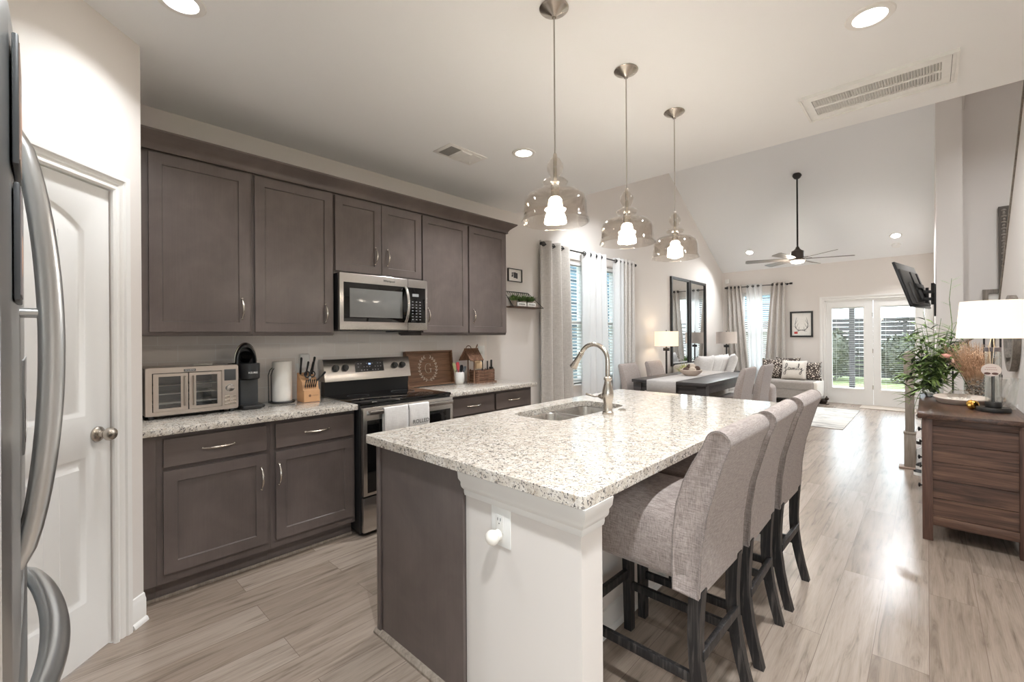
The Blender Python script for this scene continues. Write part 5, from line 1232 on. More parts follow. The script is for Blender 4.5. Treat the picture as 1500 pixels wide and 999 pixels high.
# sofa along the left wall
r = thing('sofa', 'pale grey slipcovered sofa against the left wall under the mirrors', 'sofa')
m = MB(); m.box((-3.40, 7.95, .10), (-2.52, 9.75, .40), .03, 3); m.build('base', M_SOFA, r)
m = MB(); m.box((-3.42, 7.95, .38), (-3.20, 9.75, .84), .06, 4); m.build('backrest', M_SOFA, r)
for y in (7.95, 9.53): m = MB(); m.box((-3.40, y, .10), (-2.50, y+.22, .62), .07, 4); m.build('arm', M_SOFA, r)
for y in (8.18, 8.86): m = MB(); m.box((-3.22, y, .39), (-2.50, y+.67, .54), .05, 4); m.build('seat_cushion', M_SOFA, r)
for x in (-3.34, -2.58):
    for y in (8.02, 9.68): m = MB(); m.cyl((x, y, 0), (x, y, .11), .02, .028, 10); m.build('foot', M_BLKWOOD, r)
settle(r)
M_PILW = fabric('pillow_pale', (196, 192, 190), (218, 215, 213), 180, bump=.15)
for y, x, rz, tl, lab in ((8.36, -3.02, 1.3, .28, 'nearest pale grey pillow slumped on the sofa'), (8.78, -2.98, 1.45, .32, 'second pale grey pillow on the sofa'), (9.15, -2.98, 1.5, .3, 'third pale grey pillow on the sofa'), (9.42, -2.86, 1.9, .35, 'farthest pale grey pillow on the sofa, by the green plant')):
    pillow('throw_pillow', (x, y, .775), .50, .48, .18, lab, M_PILW, rz, tl, 'pale pillows on the sofa')
# side tables and lamps
def side_table(x, y, lab):
    r = thing('side_table', lab, 'side table'); m = MB(); m.box((x-.22, y-.26, .57), (x+.22, y+.26, .60), .004); m.build('top', M_TABLE, r)
    for a in (-.19, .19):
        for b in (-.19, .19): m = MB(); m.box((x+a-.018, y+b-.018, 0), (x+a+.018, y+b+.018, .57)); m.build('leg', M_TABLE, r)
    m = MB(); m.box((x-.2, y-.2, .18), (x+.2, y+.2, .2)); m.build('shelf', M_TABLE, r); return settle(r)
side_table(-3.21, 7.42, 'dark side table between the dining chairs and sofa, under the lit drum lamp')
side_table(-3.16, 10.12, 'dark side table in the far left corner under the second drum lamp')
def drum_lamp(x, y, zb, lab, mat, power, zt=1.44, rw=.20):
    r = thing('table_lamp', lab, 'lamp', 'drum shade table lamps'); m = MB(); m.box((x-.085, y-.085, zb), (x+.085, y+.085, zb+.025), .004); m.build('base', M_BMETAL, r)
    m = MB(); m.box((x-.012, y-.012, zb+.02), (x+.012, y+.012, zt-.26)); m.box((x-.05, y-.02, zt-.325), (x+.05, y+.02, zt-.275), .004); m.cyl((x, y, zt-.26), (x, y, zt+.012), .005, n=8); m.ball((x, y, zt+.015), .010); m.build('stem', M_BMETAL, r)
    m = MB(); m.lathe([(rw, zt-.245), (rw, zt), (rw-.004, zt), (rw-.004, zt-.245), (rw, zt-.245)], (x, y, 0), 40); m.build('lamp_shade', mat, r)
    m = MB(); m.ball((x, y, zt-.13), .03, (1, 1, 1.3)); m.build('bulb', M_BULB if power else M_WHITE, r)
    if power: light('lamp', 'POINT', (x, y, zt-.13), power, r, rgb=(1, .80, .58), shadow_soft_size=.035)
    return settle(r)
drum_lamp(-3.21, 7.24, .60, 'lit drum-shade table lamp left of the tall mirrors, glowing on the wall', M_SHADEW, 14, rw=.19)
drum_lamp(-3.14, 10.08, .60, 'unlit drum-shade table lamp in the far left corner by the curtains', M_SHADEO, 0, rw=.20)
def leafy(name, c, lab, n, L, pot_r, pot_h, mat, potmat, seed, wd=.012, spread=1.0):
    r = thing(name, lab, 'plant'); m = MB(); m.lathe([(.0001, 0), (pot_r*.8, 0), (pot_r, pot_h), (pot_r*.9, pot_h), (.0001, pot_h*.85)], c, 20); m.build('pot', potmat, r)
    m = MB(); tuft(m, (c[0], c[1], c[2]+pot_h*.9), pot_r*.6, n, L, seed, wd, spread); m.build('foliage', mat, r, smooth=False); return settle(r)
leafy('potted_plant', (-3.02, 9.98, .601), 'spiky green plant in a white pot beside the far corner lamp', 70, .30, .05, .09, M_LEAF, M_WHITE, 31, .012, .8)
leafy('potted_plant', (-3.06, 7.62, .601), 'small yellow-green plant behind the lit drum lamp by the sofa', 90, .24, .06, .10, leaf_mat('yellow_leaf', (150, 160, 96), (206, 206, 150)), M_WHITE, 32, .010, 1.1)
# settee at far wall
r = thing('settee', 'light grey two-seat settee against the far wall below the antler picture', 'settee'); a0, a1 = -2.56, -1.55
m = MB(); m.box((a0, 10.02, .13), (a1, 10.80, .31), .02, 3); m.build('base', M_SETTEE, r)
m = MB(); m.box((a0, 10.00, .30), (a1-.02, 10.66, .475), .05, 4); m.build('seat_cushion', M_SETTEE, r)
m = MB(); m.box((a0, 10.62, .30), (a1, 10.83, .80), .06, 4); m.build('backrest', M_SETTEE, r)
m = MB(); m.box((a1-.05, 10.04, .13), (a1+.03, 10.80, .47), .03, 4); m.build('side_panel', M_CREAM, r)
for x in (a0+.06, a1-.04):
    for y in (10.08, 10.74): m = MB(); m.box((x-.03, y-.03, 0), (x+.03, y+.03, .14)); m.build('foot', M_BLKWOOD, r)
settle(r)
t = NT('leopard_print'); vo = t.n('ShaderNodeTexVoronoi', feature='DISTANCE_TO_EDGE'); vo.inputs['Scale'].default_value = 26; nz = t.n('ShaderNodeTexNoise'); nz.inputs['Scale'].default_value = 60; t.l(t.coord(), vo.inputs['Vector'])
M_LEO = t.set(Base_Color=t.ramp(vo.outputs['Distance'], [(.0, lin((66, 56, 52))), (.16, lin((72, 62, 56))), (.22, lin((214, 204, 192))), (1, lin((224, 214, 204)))]), Roughness=.9)
pillow('throw_pillow', (-2.34, 10.47, .67), .46, .42, .15, 'large leopard-print pillow at the left of the settee', M_LEO, -.05, -.28, 'leopard print pillows')
pillow('throw_pillow', (-2.10, 10.54, .70), .44, .42, .12, 'leopard-print pillow behind the family pillow', M_LEO, .05, -.25, 'leopard print pillows')
pillow('throw_pillow', (-1.70, 10.47, .65), .38, .38, .15, 'leopard-print pillow at the right end of the settee', M_LEO, .12, -.28, 'leopard print pillows')
def family(r, R_):
    m = MB(); m.M = R_
    # joined handwriting, drawn in pillow coordinates
    S_ = {'f': [(-.02, .02), (.01, .045), (.022, .075), (.012, .095), (.002, .08), (.004, .03), (.002, -.05), (-.012, -.062), (-.018, -.045), (-.004, -.02), (.026, .008)],
          'a': [(.056, .03), (.040, .034), (.030, .018), (.034, .002), (.046, .004), (.056, .028), (.056, .006), (.066, .004)],
          'm': [(.070, .030), (.074, .002), (.082, .028), (.090, .026), (.090, .002), (.098, .028), (.106, .026), (.106, .004), (.116, .004)],
          'i': [(.122, .030), (.122, .006), (.132, .006)], 'l': [(.140, .030), (.152, .075), (.146, .092), (.140, .07), (.140, .010), (.152, .006)],
          'y': [(.160, .032), (.162, .010), (.172, .008), (.180, .032), (.178, -.02), (.170, -.055), (.156, -.05), (.166, -.025), (.200, .012)]}
    for pts in S_.values():
        dense = []
        for k in range(len(pts)-1):
            p0 = pts[max(0, k-1)]; p1 = pts[k]; p2 = pts[k+1]; p3 = pts[min(len(pts)-1, k+2)]
            for s in range(5):
                q = s/5; dense.append(tuple(.5*((2*p1[i])+(-p0[i]+p2[i])*q+(2*p0[i]-5*p1[i]+4*p2[i]-p3[i])*q*q+(-p0[i]+3*p1[i]-3*p2[i]+p3[i])*q**3) for i in (0, 1)))
        dense.append(pts[-1]); P3 = []
        for a, b in dense:
            x = (a-.088)*1.55; z = (b-.012)*1.45; u, v = x/.21, z/.20
            th_ = .075*((1-min(1, u**4))*(1-min(1, v**4)))**.5; P3.append((x, -th_-.001, z))
        m.tube(P3, .0052, 5)
    m.ball((( .124-.088)*1.55, -.075, .048*1.0), .006, nu=8, nv=6); m.build('lettering', M_BLACK, r)
pillow('throw_pillow', (-1.955, 10.36, .665), .44, .40, .15, 'cream square pillow lettered family in the middle of the settee', M_CREAM, .02, -.30, None, 12, family)
# third upholstered piece: low rounded ottoman
r = thing('ottoman', 'small rounded grey upholstered ottoman beyond the right dining chairs', 'ottoman'); m = MB(); m.box((-2.13, 7.85, .06), (-1.79, 8.25, .585), .09, 6); m.build('cushion', M_DINE, r, sharp=60)
for x in (-2.04, -1.88):
    for y in (7.95, 8.15): m = MB(); m.cyl((x, y, 0), (x, y, .08), .018, n=10); m.build('foot', M_BLKWOOD, r)
settle(r)
# rug and mat
t = NT('rug_pale'); n1 = t.noise(t.coord(scale=(1, 3, 1)), 2.2, 5, .65, 1.5)
M_RUG = t.set(Base_Color=t.ramp(n1, [(.35, lin((160, 158, 156))), (.5, lin((206, 203, 198))), (.66, lin((222, 218, 212)))]), Roughness=.95)
m = MB(); m.box((-2.75, 7.90, 0), (-.89, 10.05, .010), .003); single(m, 'area_rug', M_RUG, 'large pale grey distressed rug on the living room floor', 'rug')
m = MB(); m.box((-.93, 10.42, 0), (-.15, 10.86, .012), .003); single(m, 'door_mat', plain('mat_beige', (196, 184, 172), .95), 'beige mat on the floor in front of the french doors', 'mat')
r = thing('doorstop_figurine', 'small dark squirrel-like figurine on the floor between settee and french doors', 'figurine'); m = MB(); c = (-1.50, 10.62)
m.ball((c[0], c[1], .055), .055, (1.1, .8, 1)); m.ball((c[0]+.05, c[1]-.01, .11), .032, (1.1, .9, 1)); m.ball((c[0]-.07, c[1], .10), .035, (.7, .6, 1.6)); m.box((c[0]-.06, c[1]-.05, 0), (c[0]+.09, c[1]+.05, .014), .004)
for s in (-1, 1): m.ball((c[0]+.045, c[1]+s*.015, .145), .010, (1, 1, 1.6), 8, 6)
m.build('figure', plain('dark_bronze_iron', (66, 56, 50), .5, .4), r); settle(r)
# antler picture
r, P_ = picture('framed_drawing', (-1.925, FY, 1.590), .41, .54, (1, 0, 0), (0, -1, 0), M_BMETAL, 'black-framed ink drawing of antlers on the far wall beside the french doors', .035, .025)
m = MB()
for s in (-1, 1):
    main = [(0, -.12), (s*.05, -.13), (s*.10, -.08), (s*.115, .0), (s*.10, .08), (s*.085, .15)]
    m.tube([P_(a, b) for a, b in main], [.005, .006, .005, .004, .003, .001], 5)
    for a, b, c, d in ((.05, -.13, .045, -.05), (.10, -.08, .055, .02), (.115, 0, .07, .09), (.10, -.08, .14, -.03), (.02, -.11, .07, -.16), (.05, -.13, .10, -.15)): m.tube([P_(s*a, b), P_(s*(a+c)/2*.96, (b+d)/2), P_(s*c, d)], [.003, .0025, .001], 4)
m.build('ink_lines', plain('ink_grey', (70, 70, 72), .8), r); m = MB(); m.slab(hole(-.13, -.07, -.20, -.155), [], .001, P_(0, 0), (1, 0, 0), Z3, (0, -1, 0)); m.build('red_stamp', plain('stamp_red', (186, 60, 56), .7), r, smooth=False); settle(r)
# alarm sensor in the corner
m = MB(); m.box((-3.42, FY-.045, 2.56), (-3.33, FY-.001, 2.66), .01); single(m, 'motion_sensor', M_WHITE, 'small white motion sensor high in the far left corner', 'sensor')
# television on arm
r = thing('television', 'flat television tilted out from the wall on a black articulated mount', 'television'); m = MB()
T_ = Matrix.Translation((-.150, 8.62, 2.06)) @ Matrix.Rotation(math.radians(-11), 4, 'Z') @ Matrix.Rotation(math.radians(-17), 4, 'Y')
m.M = T_; m.box((-.022, -.50, -.33), (.008, .50, .33), .004); m.build('bezel', M_BLACK, r)
m = MB(); m.M = T_; m.box((-.0235, -.485, -.315), (-.0222, .485, .315)); m.build('screen', M_BGLASS, r, smooth=False)
m = MB(); m.M = T_; m.box((.008, -.46, -.29), (.026, .46, .22), .006); m.box((.026, -.34, -.28), (.050, .34, .02), .008); m.build('rear_housing', plain('tv_back_grey', (92, 90, 88), .5), r)
settle(r)
r = thing('tv_mount', 'black articulated wall mount arm holding the television', 'tv mount'); m = MB(); m.box((.070, 8.45, 1.62), (.0895, 8.75, 2.06), .003); m.build('wall_plate', M_BMETAL, r)
m = MB(); m.M = T_; 
for y in (-.16, .16): m.box((.050, y-.014, -.24), (.066, y+.014, .18), .002)
m.box((.066, -.20, -.06), (.078, .20, .0), .002); m.build('tv_bracket', M_BMETAL, r)
m = MB(); m.box((-.04, 8.52, 1.84), (.075, 8.58, 1.88), .004); m.box((-.04, 8.52, 1.94), (.075, 8.58, 1.98), .004); m.cyl((.0, 8.55, 1.80), (.0, 8.55, 2.02), .018, n=12); m.cyl((.06, 8.55, 1.78), (.06, 8.55, 2.08), .020, n=12); m.build('arm', M_BMETAL, r); settle(r)
# stair wall art
r, P_ = picture('ornate_frame', (.86, 8.3, 2.28), .40, 1.36, (1, 0, 0), (0, -1, 0), plain('antique_pewter', (98, 92, 86), .45, .5), 'tall ornate dark frame on the stair wall, half hidden by the slanted wall', .10, .045)
m = MB()
for k in range(34):
    z = -.64+k*.0385
    for s in (-1, 1): m.ball(P_(s*.155, z, .045), .020, (1.3, .5, .9) if k % 2 else (.8, .5, 1.2), 8, 6)
m.build('carved_ornament', plain('antique_pewter_light', (136, 128, 120), .4, .5), r); settle(r)
r, P_ = picture('small_frame', (.66, 8.3, 1.76), .28, .34, (1, 0, 0), (0, -1, 0), M_FRAMEG, 'light wood square frame on the stair wall just above the lamp', .05, .03); settle(r)
# round mirror
r = thing('round_mirror', 'round wood-framed mirror on the right wall behind the lamp', 'mirror'); m = MB()
c = Vector((RX-.001, 6.20, 1.37)); R1 = .355
along(m, [(R1, 0), (R1, .040), (R1-.012, .050), (R1-.045, .050), (R1-.055, .040), (R1-.055, .006), (R1-.055, 0)], c, (-1, 0, 0), 48) if False else None
L = []
for k in range(48):
    a = 2*PI*k/48; u = Vector((0, math.cos(a), math.sin(a))); L.append([tuple(c+u*rr+Vector((-h, 0, 0))) for rr, h in ((R1, 0), (R1, .05), (R1-.055, .05), (R1-.055, 0))])
L.append(L[0]); m.loft(L, False, False); m.build('frame', M_FRAMEG, r); m = MB(); along(m, [(R1-.05, .004), (R1-.05, .012)], c, (-1, 0, 0), 48); m.build('glass', M_MIRROR, r); settle(r)
# ================================================================== DRESSER
DX0, DX1, DY0, DY1, DZ = -.030, .455, 4.045, 5.45, .84
r = thing('dresser', 'rustic reddish brown plank dresser at the right edge', 'dresser')
m = MB(); m.box((DX0-.022, DY0-.022, DZ-.032), (DX1+.01, DY1+.02, DZ), .004); m.build('top', M_DRESST, r)
for x in (DX0, DX1-.052):
    for y in (DY0, DY1-.052): m = MB(); m.box((x, y, 0), (x+.052, y+.052, DZ-.032), .002); m.build('leg_post', M_DRESSV, r)
def plank_panel(m, x0, x1, z0, z1, n, y, t_, axis='x'):
    h = (z1-z0)/n
    for k in range(n):
        a, b = z0+k*h+.0012, z0+(k+1)*h-.0012
        m.box((x0, y, a), (x1, y+t_, b), .0015, 1) if axis == 'x' else m.box((y, x0, a), (y+t_, x1, b), .0015, 1)
m = MB(); plank_panel(m, DX0+.05, DX1-.05, .165, DZ-.075, 5, DY0+.012, .014); m.build('side_panel', M_DRESS, r)
m = MB(); m.box((DX0+.05, DY0+.004, DZ-.075), (DX1-.05, DY0+.022, DZ-.034), .002); m.build('side_rail', M_DRESS, r)
m = MB(); m.box((DX0+.05, DY0+.002, .105), (DX1-.05, DY0+.024, .165), .003); m.build('side_rail', M_DRESS, r)
m = MB(); m.box((DX0+.05, DY1-.024, .105), (DX1-.05, DY1-.010, DZ-.034)); m.build('side_panel', M_DRESS, r)
m = MB(); m.box((DX1-.02, DY0+.05, .105), (DX1-.008, DY1-.05, DZ-.034)); m.build('back_panel', M_DRESS, r)
m = MB(); m.box((DX0+.022, DY0+.03, .11), (DX1-.02, DY1-.03, DZ-.034)); m.build('carcass', M_DRESSV, r)
for i in range(2):
    for j in range(3):
        ya = DY0+.06+i*.645; za = .165+j*.205; m = MB(); m.box((DX0+.004, ya, za), (DX0+.022, ya+.632, za+.197), .003); d = m.build('drawer', M_DRESS, r)
        m = MB(); along(m, [(.006, 0), (.006, .014), (.014, .018), (.016, .026), (.001, .03)], (DX0+.004, ya+.316, za+.10), (-1, 0, 0), 14); m.build('knob', M_BMETAL, d)
settle(r)
# lamp
lx, ly = .325, 4.44
r = thing('table_lamp', 'lit white-shade lamp with a clear glass column on the brown dresser', 'lamp')
m = MB(); m.lathe([(.0001, 0), (.088, 0), (.090, .006), (.089, .024), (.084, .030), (.0001, .030)], (lx, ly, DZ), 44, sx=.95, sy=.95); m.build('base', M_BMETAL, r)
m = MB(); m.lathe([(.0001, .030), (.040, .030), (.042, .036), (.041, .062), (.038, .066), (.0001, .066)], (lx, ly, DZ), 32); m.build('collar', M_BMETAL, r)
m = MB(); m.lathe([(.039, .066), (.039, .430), (.035, .430), (.035, .066), (.039, .066)], (lx, ly, DZ), 36); m.build('glass_column', M_CLEAR, r)
m = MB(); m.lathe([(.0001, .408), (.0405, .408), (.0405, .436), (.0001, .436)], (lx, ly, DZ), 36); m.build('metal_cap', plain('cap_grey', (120, 116, 122), .35, .6), r)
m = MB(); m.cyl((lx, ly, DZ+.06), (lx, ly, DZ+.60), .0085, n=14); m.build('pole', M_BMETAL, r)
m = MB(); zt, zb = 1.590, 1.338; m.lathe([(.180, zb), (.160, zt), (.157, zt), (.177, zb), (.180, zb)], (lx, ly, 0), 56); m.build('lamp_shade', M_SHADEL, r)
m = MB(); m.ball((lx, ly, 1.46), .03, (1, 1, 1.3)); m.build('bulb', M_BULB, r); light('lamp', 'POINT', (lx, ly, 1.46), 7, r, rgb=(1, .86, .70), shadow_soft_size=.035); settle(r)
r = thing('hanging_tag', 'oval white wooden tag on twine hanging from the dresser lamp', 'tag'); U_ = Vector((.98, -.2, 0)).normalized(); N_ = U_.cross(Vector(Z3)); c = Vector((lx, ly, 1.125))+N_*.060-Vector((0, 0, .0))
m = MB(); el = [(.048*math.cos(2*PI*k/32), .042*math.sin(2*PI*k/32)) for k in range(32)]; m.slab(el, [], .004, c, U_, Z3, N_); m.build('plaque', plain('tag_white', (240, 228, 222), .6), r)
m = MB()
for s in (-1, 1): m.tube([tuple(c+U_*s*.004+N_*.002+Vector((0, 0, .040))), tuple(c+U_*s*.012-N_*.01+Vector((0, 0, .16))), tuple(c+U_*s*.004-N_*.055+Vector((0, 0, .225)))], .0016, 5)
m.build('twine', plain('twine', (222, 206, 178), .9), r)
m = MB(); 
for a, b, w_ in ((0, .016, .05), (0, .002, .06)): 
    for k in range(6): m.slab(hole(a-w_/2+k*w_/6, a-w_/2+k*w_/6+w_/9, b-.002, b+.002), [], .0005, c+N_*.0041, U_, Z3, N_)
m.build('lettering', plain('tag_pink_ink', (196, 150, 146), .8), r, smooth=False)
m = MB()
for s in (-1, 1): m.slab([(s*.018+.016*math.cos(t)*1, -.024+.008*math.sin(t)) for t in [2*PI*k/14 for k in range(14)]], [], .0006, c+N_*.0041, U_, Z3, N_)
m.build('painted_leaves', plain('tag_brown_ink', (112, 84, 78), .8), r, smooth=False); settle(r)
# tray
r = thing('oval_tray', 'whitewashed oval tray on the dresser behind the lamp', 'tray'); c = (.185, 4.86, DZ); m = MB()
m.lathe([(.0001, .004), (.8, .004), (.84, 0), (.95, .022), (1.0, .040), (.98, .046), (.93, .038), (.80, .014), (.0001, .012)], c, 48, sx=.155, sy=.23)
m.v = [(a, b, z) for a, b, z in m.v]; m.build('dish', plain('whitewash', (206, 194, 184), .6), r); settle(r)
m = MB(); random.seed(5)
for k in range(60): a = random.uniform(0, 2*PI); q = random.random()**.5; m.ball((c[0]-.01+.06*q*math.cos(a), c[1]-.08+.09*q*math.sin(a), DZ+.022+random.random()*.014), .009, (1.2, 1, .7), 7, 5)
o = m.build('tumbled_stones', plain('stone_mix', (210, 204, 196), .4)); tag(o, 'scattering of small pale stones on the oval tray', 'stones', kind='stuff'); settle(o)
r = thing('glass_dish', 'lidded clear glass dish standing on the oval tray', 'glass dish'); m = MB(); m.lathe([(.0001, .0), (.055, 0), (.062, .02), (.066, .045), (.060, .048), (.045, .070), (.030, .078), (.0001, .080)], (.18, 4.94, DZ+.014), 8); m.build('dish', M_CRYST, r, sharp=10); settle(r)
r = thing('gold_ornament', 'shiny gold ring-shaped ornament lying in front of the lamp', 'ornament'); m = MB(); c = Vector((.232, 4.46, DZ+.034)); ax = Vector((.75, -.55, .15)).normalized()
along(m, [(.020, -.022), (.032, -.020), (.034, -.008), (.026, .002), (.030, .010), (.026, .020), (.012, .022), (.010, -.018)], c, ax, 24); m.build('ring', plain('polished_gold', (214, 166, 88), .22, 1), r); settle(r)
r = thing('crystal_bowl', 'cut crystal glass vase at the back right of the dresser', 'vase'); m = MB(); c = (.395, 4.62, DZ); L = []
for z, rr in ((0, .045), (.004, .052), (.06, .056), (.14, .064), (.215, .078), (.218, .074), (.14, .059), (.05, .050), (.02, .04)):
    L.append([(c[0]+(rr*(1.0 if k % 2 else .92))*math.cos(2*PI*k/24+z*4), c[1]+(rr*(1.0 if k % 2 else .92))*math.sin(2*PI*k/24+z*4), c[2]+z) for k in range(24)])
m.loft(L, True, True); m.build('glass', M_CRYST, r, sharp=5); settle(r)
# pebble vase with dried grass
r = thing('pebble_vase', 'clear cylinder vase of pebbles holding tan dried grasses', 'vase'); vx, vy = .275, 5.14
m = MB(); m.lathe([(.0001, 0), (.062, 0), (.064, .004), (.064, .20), (.060, .20), (.060, .008), (.0001, .008)], (vx, vy, DZ), 32); m.build('glass', M_CLEAR, r); settle(r)
m = MB(); random.seed(11)
for k in range(230):
    a = random.uniform(0, 2*PI); q = .050*random.random()**.4; m.ball((vx+q*math.cos(a), vy+q*math.sin(a), DZ+.014+.155*random.random()), .0085, (random.uniform(.8, 1.2), random.uniform(.8, 1.2), .7), 7, 5)
t = NT('pebble_mix'); vo = t.n('ShaderNodeTexVoronoi'); vo.inputs['Scale'].default_value = 70; t.l(t.coord(), vo.inputs['Vector'])
M_PEB = t.set(Base_Color=t.ramp(vo.outputs['Color'], [(.2, lin((92, 82, 76))), (.45, lin((176, 140, 112))), (.6, lin((206, 196, 184))), (.8, lin((140, 132, 126)))]), Roughness=.4)
o = m.build('pebbles', M_PEB); tag(o, 'mixed brown and cream pebbles filling the cylinder vase', 'pebbles', kind='stuff'); settle(o)
m = MB(); random.seed(12)
for k in range(420):
    a = random.uniform(0, 2*PI); s = random.random()**.6; tp = Vector((vx-.035+.165*s*math.cos(a), vy-.06+.12*s*math.sin(a), DZ+random.uniform(.34, .50)-.06*s)); b = Vector((vx+.03*math.cos(a)*s, vy+.03*math.sin(a)*s, DZ+.12))
    mid = (tp+b)/2+Vector((0, 0, .03)); m.tube([tuple(b), tuple(mid), tuple(tp)], [.0012, .0011, .0006], 3, cap=False)
    for j in range(9):
        q = random.uniform(.45, 1); p = b.lerp(tp, q)+Vector((0, 0, .03*(1-q))); e = p+Vector((random.uniform(-.016, .016), random.uniform(-.016, .016), random.uniform(-.002, .026))); sd = Vector((random.uniform(-1, 1), random.uniform(-1, 1), 0))*.0022
        m.add([tuple(p), tuple(p.lerp(e, .5)+sd), tuple(e), tuple(p.lerp(e, .5)-sd)], [(0, 1, 2, 3)])
single(m, 'dried_grass_bouquet', leaf_mat('dried_grass', (196, 158, 126), (240, 212, 184)), 'bushy tan dried grass bouquet standing in the pebble vase', 'dried grass', smooth=False)
r = thing('artificial_rose', 'small pink rose leaning out left of the dried grasses', 'flower'); m = MB(); c = Vector((.105, 5.02, 1.195))
for k in range(9):
    a = k*2.4; rr = .008+.0022*k; m.ball(tuple(c+Vector((rr*math.cos(a), rr*math.sin(a), -.0008*k))), .016, (.9, .9, 1), 8, 6)
m.build('bloom', plain('rose_pink', (238, 176, 164), .7), r); m = MB(); m.tube([tuple(c), (.18, 5.08, 1.08), (vx-.02, vy-.01, DZ+.06)], .002, 5); m.build('stem', M_LEAF, r); settle(r)
m = MB(); c = Vector((.15, 5.02, 1.155)); m.ball(tuple(c), .013, (.9, .9, 1.5), 10, 8); m.tube([tuple(c), (.20, 5.08, 1.05), (vx-.01, vy, DZ+.05)], .0018, 5); single(m, 'artificial_rosebud', plain('rose_pale', (240, 204, 190), .7), 'pale rosebud just below the pink rose', 'flower')
# bamboo arrangement in glass vase
px_, py_ = .035, 5.16
r = thing('glass_vase', 'clear glass vase at the far left corner of the dresser, holding bamboo sprays', 'vase'); m = MB(); m.lathe([(.0001, 0), (.050, 0), (.062, .03), (.064, .10), (.060, .13), (.056, .13), (.060, .10), (.058, .03), (.0001, .008)], (px_, py_, DZ), 28); m.build('glass', M_CLEAR, r); settle(r)
r = thing('bamboo_arrangement', 'tall green bamboo leaf arrangement spilling over the stair newel and dresser', 'plant')
random.seed(21); M_BAM = leaf_mat('bamboo_leaf', (70, 98, 50), (146, 170, 100)); M_BAMD = leaf_mat('bamboo_leaf_dark', (26, 34, 22), (52, 64, 40)); ms = MB(); ml = MB(); mdk = MB()
def leafblade(m, p, d, L, w_, droop=.35):
    d = d.normalized(); s = d.cross(Vector(Z3)); s = s.normalized() if s.length > .01 else Vector((1, 0, 0)); pts = []
    for k in range(6): q = k/5; pts.append((p+d*L*q-Vector((0, 0, droop*L*q*q)), w_*math.sin(PI*min(.98, q*.9+.08))**.8))
    vs = []; 
    for c_, ww in pts: vs += [tuple(c_-s*ww), tuple(c_-Vector((0, 0, -ww*.3))), tuple(c_+s*ww)]
    m.add(vs, [(3*k, 3*k+1, 3*k+4, 3*k+3) for k in range(5)]+[(3*k+1, 3*k+2, 3*k+5, 3*k+4) for k in range(5)])
stems = []
for k in range(46):
    a = random.uniform(0, 2*PI); rad = random.uniform(.05, .20); top = Vector((px_-.005+rad*1.0*math.cos(a), py_+rad*1.2*math.sin(a), DZ+random.uniform(.12, .66)-.5*rad)); stems.append((top, 9))
stems += [(Vector((px_-.17, py_, 1.40)), 14), (Vector((px_-.12, py_+.03, 1.52)), 14), (Vector((px_-.18, py_+.05, 1.28)), 14), (Vector((px_-.20, py_-.02, 1.14)), 14), (Vector((px_-.20, py_-.02, 1.02)), 13), (Vector((px_-.19, py_, .90)), 12), (Vector((px_-.16, py_, .76)), 12), (Vector((px_-.13, py_, .68)), 10), (Vector((px_-.06, py_, 1.56)), 12), (Vector((px_+.05, py_, 1.50)), 10), (Vector((px_+.22, py_+.1, 1.40)), 8), (Vector((px_+.30, py_+.12, 1.15)), 8), (Vector((px_+.16, py_+.10, 1.50)), 8)]
for top, nl in stems:
    b = Vector((px_+random.uniform(-.02, .02), py_+random.uniform(-.02, .02), DZ+.04)); mid = b.lerp(top, .5)+Vector((0, 0, .08+.1*max(0, .9-top.z))); path = []
    if top.z < .9: mid = Vector((px_-.08, py_, 1.0))
    for k in range(9): q = k/8; path.append(b*(1-q)**2+mid*2*q*(1-q)+top*q*q)
    ms.tube([tuple(p) for p in path], [.003-.0015*k/8 for k in range(9)], 5)
    for j in range(nl):
        q = random.uniform(.35, 1); p = path[int(q*8)]; a = random.uniform(0, 2*PI); d = Vector((math.cos(a), math.sin(a), random.uniform(-.3, .7))); leafblade(ml if random.random() > .12 else mdk, p, d, random.uniform(.09, .17), random.uniform(.009, .015))
for b_, lst in ((Vector((-.085, 5.25, 1.50)), ((-1, .1, .05), (-1, 0, -.3), (-.9, .3, .3))), (Vector((-.08, 5.25, 1.30)), ((-1, .1, .15), (-1, 0, -.2), (-.8, .2, -.6), (-.8, -.1, .4)))):
    for d in lst: leafblade(mdk, b_, Vector(d), .17, .013, .45)
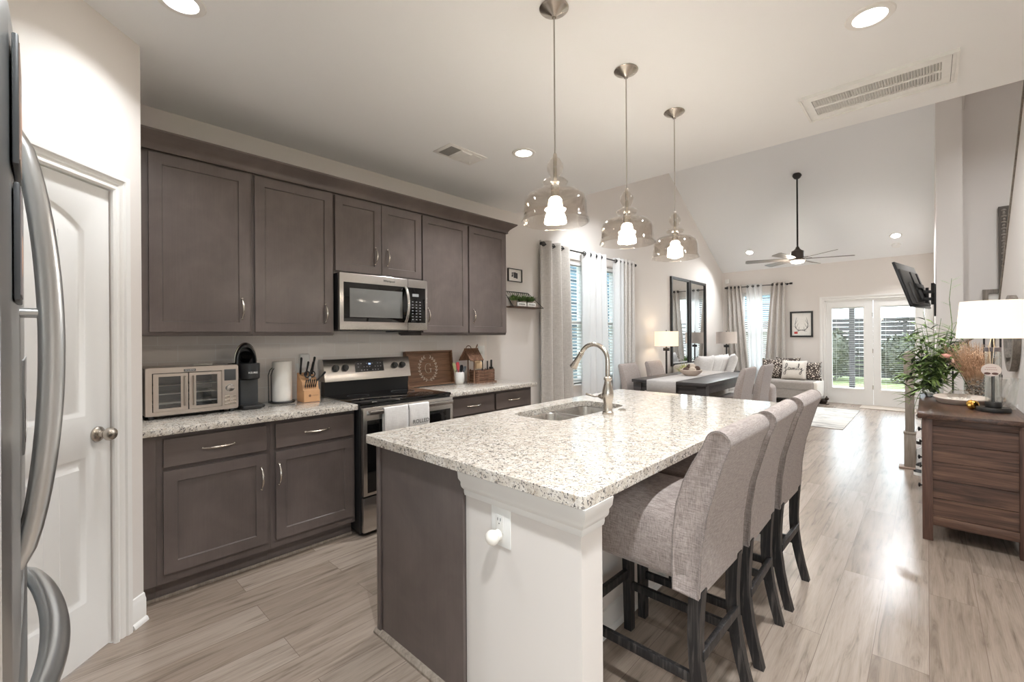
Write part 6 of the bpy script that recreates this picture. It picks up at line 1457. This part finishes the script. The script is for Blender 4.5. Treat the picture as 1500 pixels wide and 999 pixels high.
# one tall thin shoot
ms.tube([(px_+.10, py_+.02, 1.1), (px_+.115, py_+.02, 1.45), (px_+.10, py_+.03, 1.66), (px_+.115, py_+.03, 1.83)], [.004, .003, .0025, .0015], 6)
for z, s in ((1.74, 1), (1.78, -1), (1.80, 1), (1.60, -1), (1.44, 1), (1.42, -1)): leafblade(ml, Vector((px_+.108, py_+.025, z)), Vector((s*.8, .1, .7)), .085, .011, .2)
ms.build('stems', M_LEAF, r); ml.build('foliage', M_BAM, r, smooth=False); mdk.build('dark_foliage', M_BAMD, r, smooth=False); settle(r)
# shoe rack beyond the dresser
r = thing('shoe_rack', 'white shoe rack tucked between the dresser and the stairs', 'shoe rack'); m = MB(); m.box((-.045, 5.50, 0), (-.03, 5.76, .74), .003); m.build('upright', M_WHITE, r); m = MB(); m.box((.42, 5.50, 0), (.435, 5.76, .74), .003); m.build('upright', M_WHITE, r)
for z in (.10, .33, .56): m = MB(); m.box((-.03, 5.50, z), (.42, 5.76, z+.015)); m.build('shelf', M_WHITE, r)
settle(r)
def sneaker(x, y, z, lab, up_, sole, rz=0):
    r = thing('sneaker', lab, 'shoe', 'shoes on and beside the rack'); m = MB()
    sh = [(-.14, .026, .030), (-.12, .036, .034), (-.05, .034, .034), (.03, .042, .036), (.09, .045, .036), (.125, .036, .034), (.14, .016, .030)]
    def sec(x_, w_, z0, z1, tw): return [(x_, -w_, z0), (x_, w_, z0), (x_, w_*tw, z1), (x_, -w_*tw, z1)]
    m.loft([sec(a, b, 0, .028, 1.0) for a, b, c in sh]); m.build('sole', sole, r)
    m = MB(); m.loft([sec(a, b*.92, .028, h, .62) for (a, b, c), h in zip(sh, (.085, .105, .098, .085, .065, .05, .038))]); o = m.build('upper', up_, r, sharp=70)
    m = MB()
    for k in range(4): m.tube([(-.01+k*.022, -.022, .092-k*.008), (-.01+k*.022, 0, .099-k*.008), (-.01+k*.022, .022, .092-k*.008)], .003, 5)
    m.build('laces', M_WHITE, r); r.location = (x, y, z); r.rotation_euler = (0, 0, rz); return r
sneaker(.035, 5.86, 0, 'black sneaker on the floor at the foot of the newel post', M_BLACK, M_WHITE, PI)
sneaker(.055, 5.62, .115, 'black sneaker sticking out of the lowest rack shelf', M_BLACK, M_WHITE, PI)
sneaker(.06, 5.62, .345, 'white sneaker sticking out of the middle rack shelf', M_WHITE, M_BLACK, PI)
sneaker(.06, 5.62, .575, 'grey sneaker sticking out of the top rack shelf', M_DGREY, M_WHITE, PI)
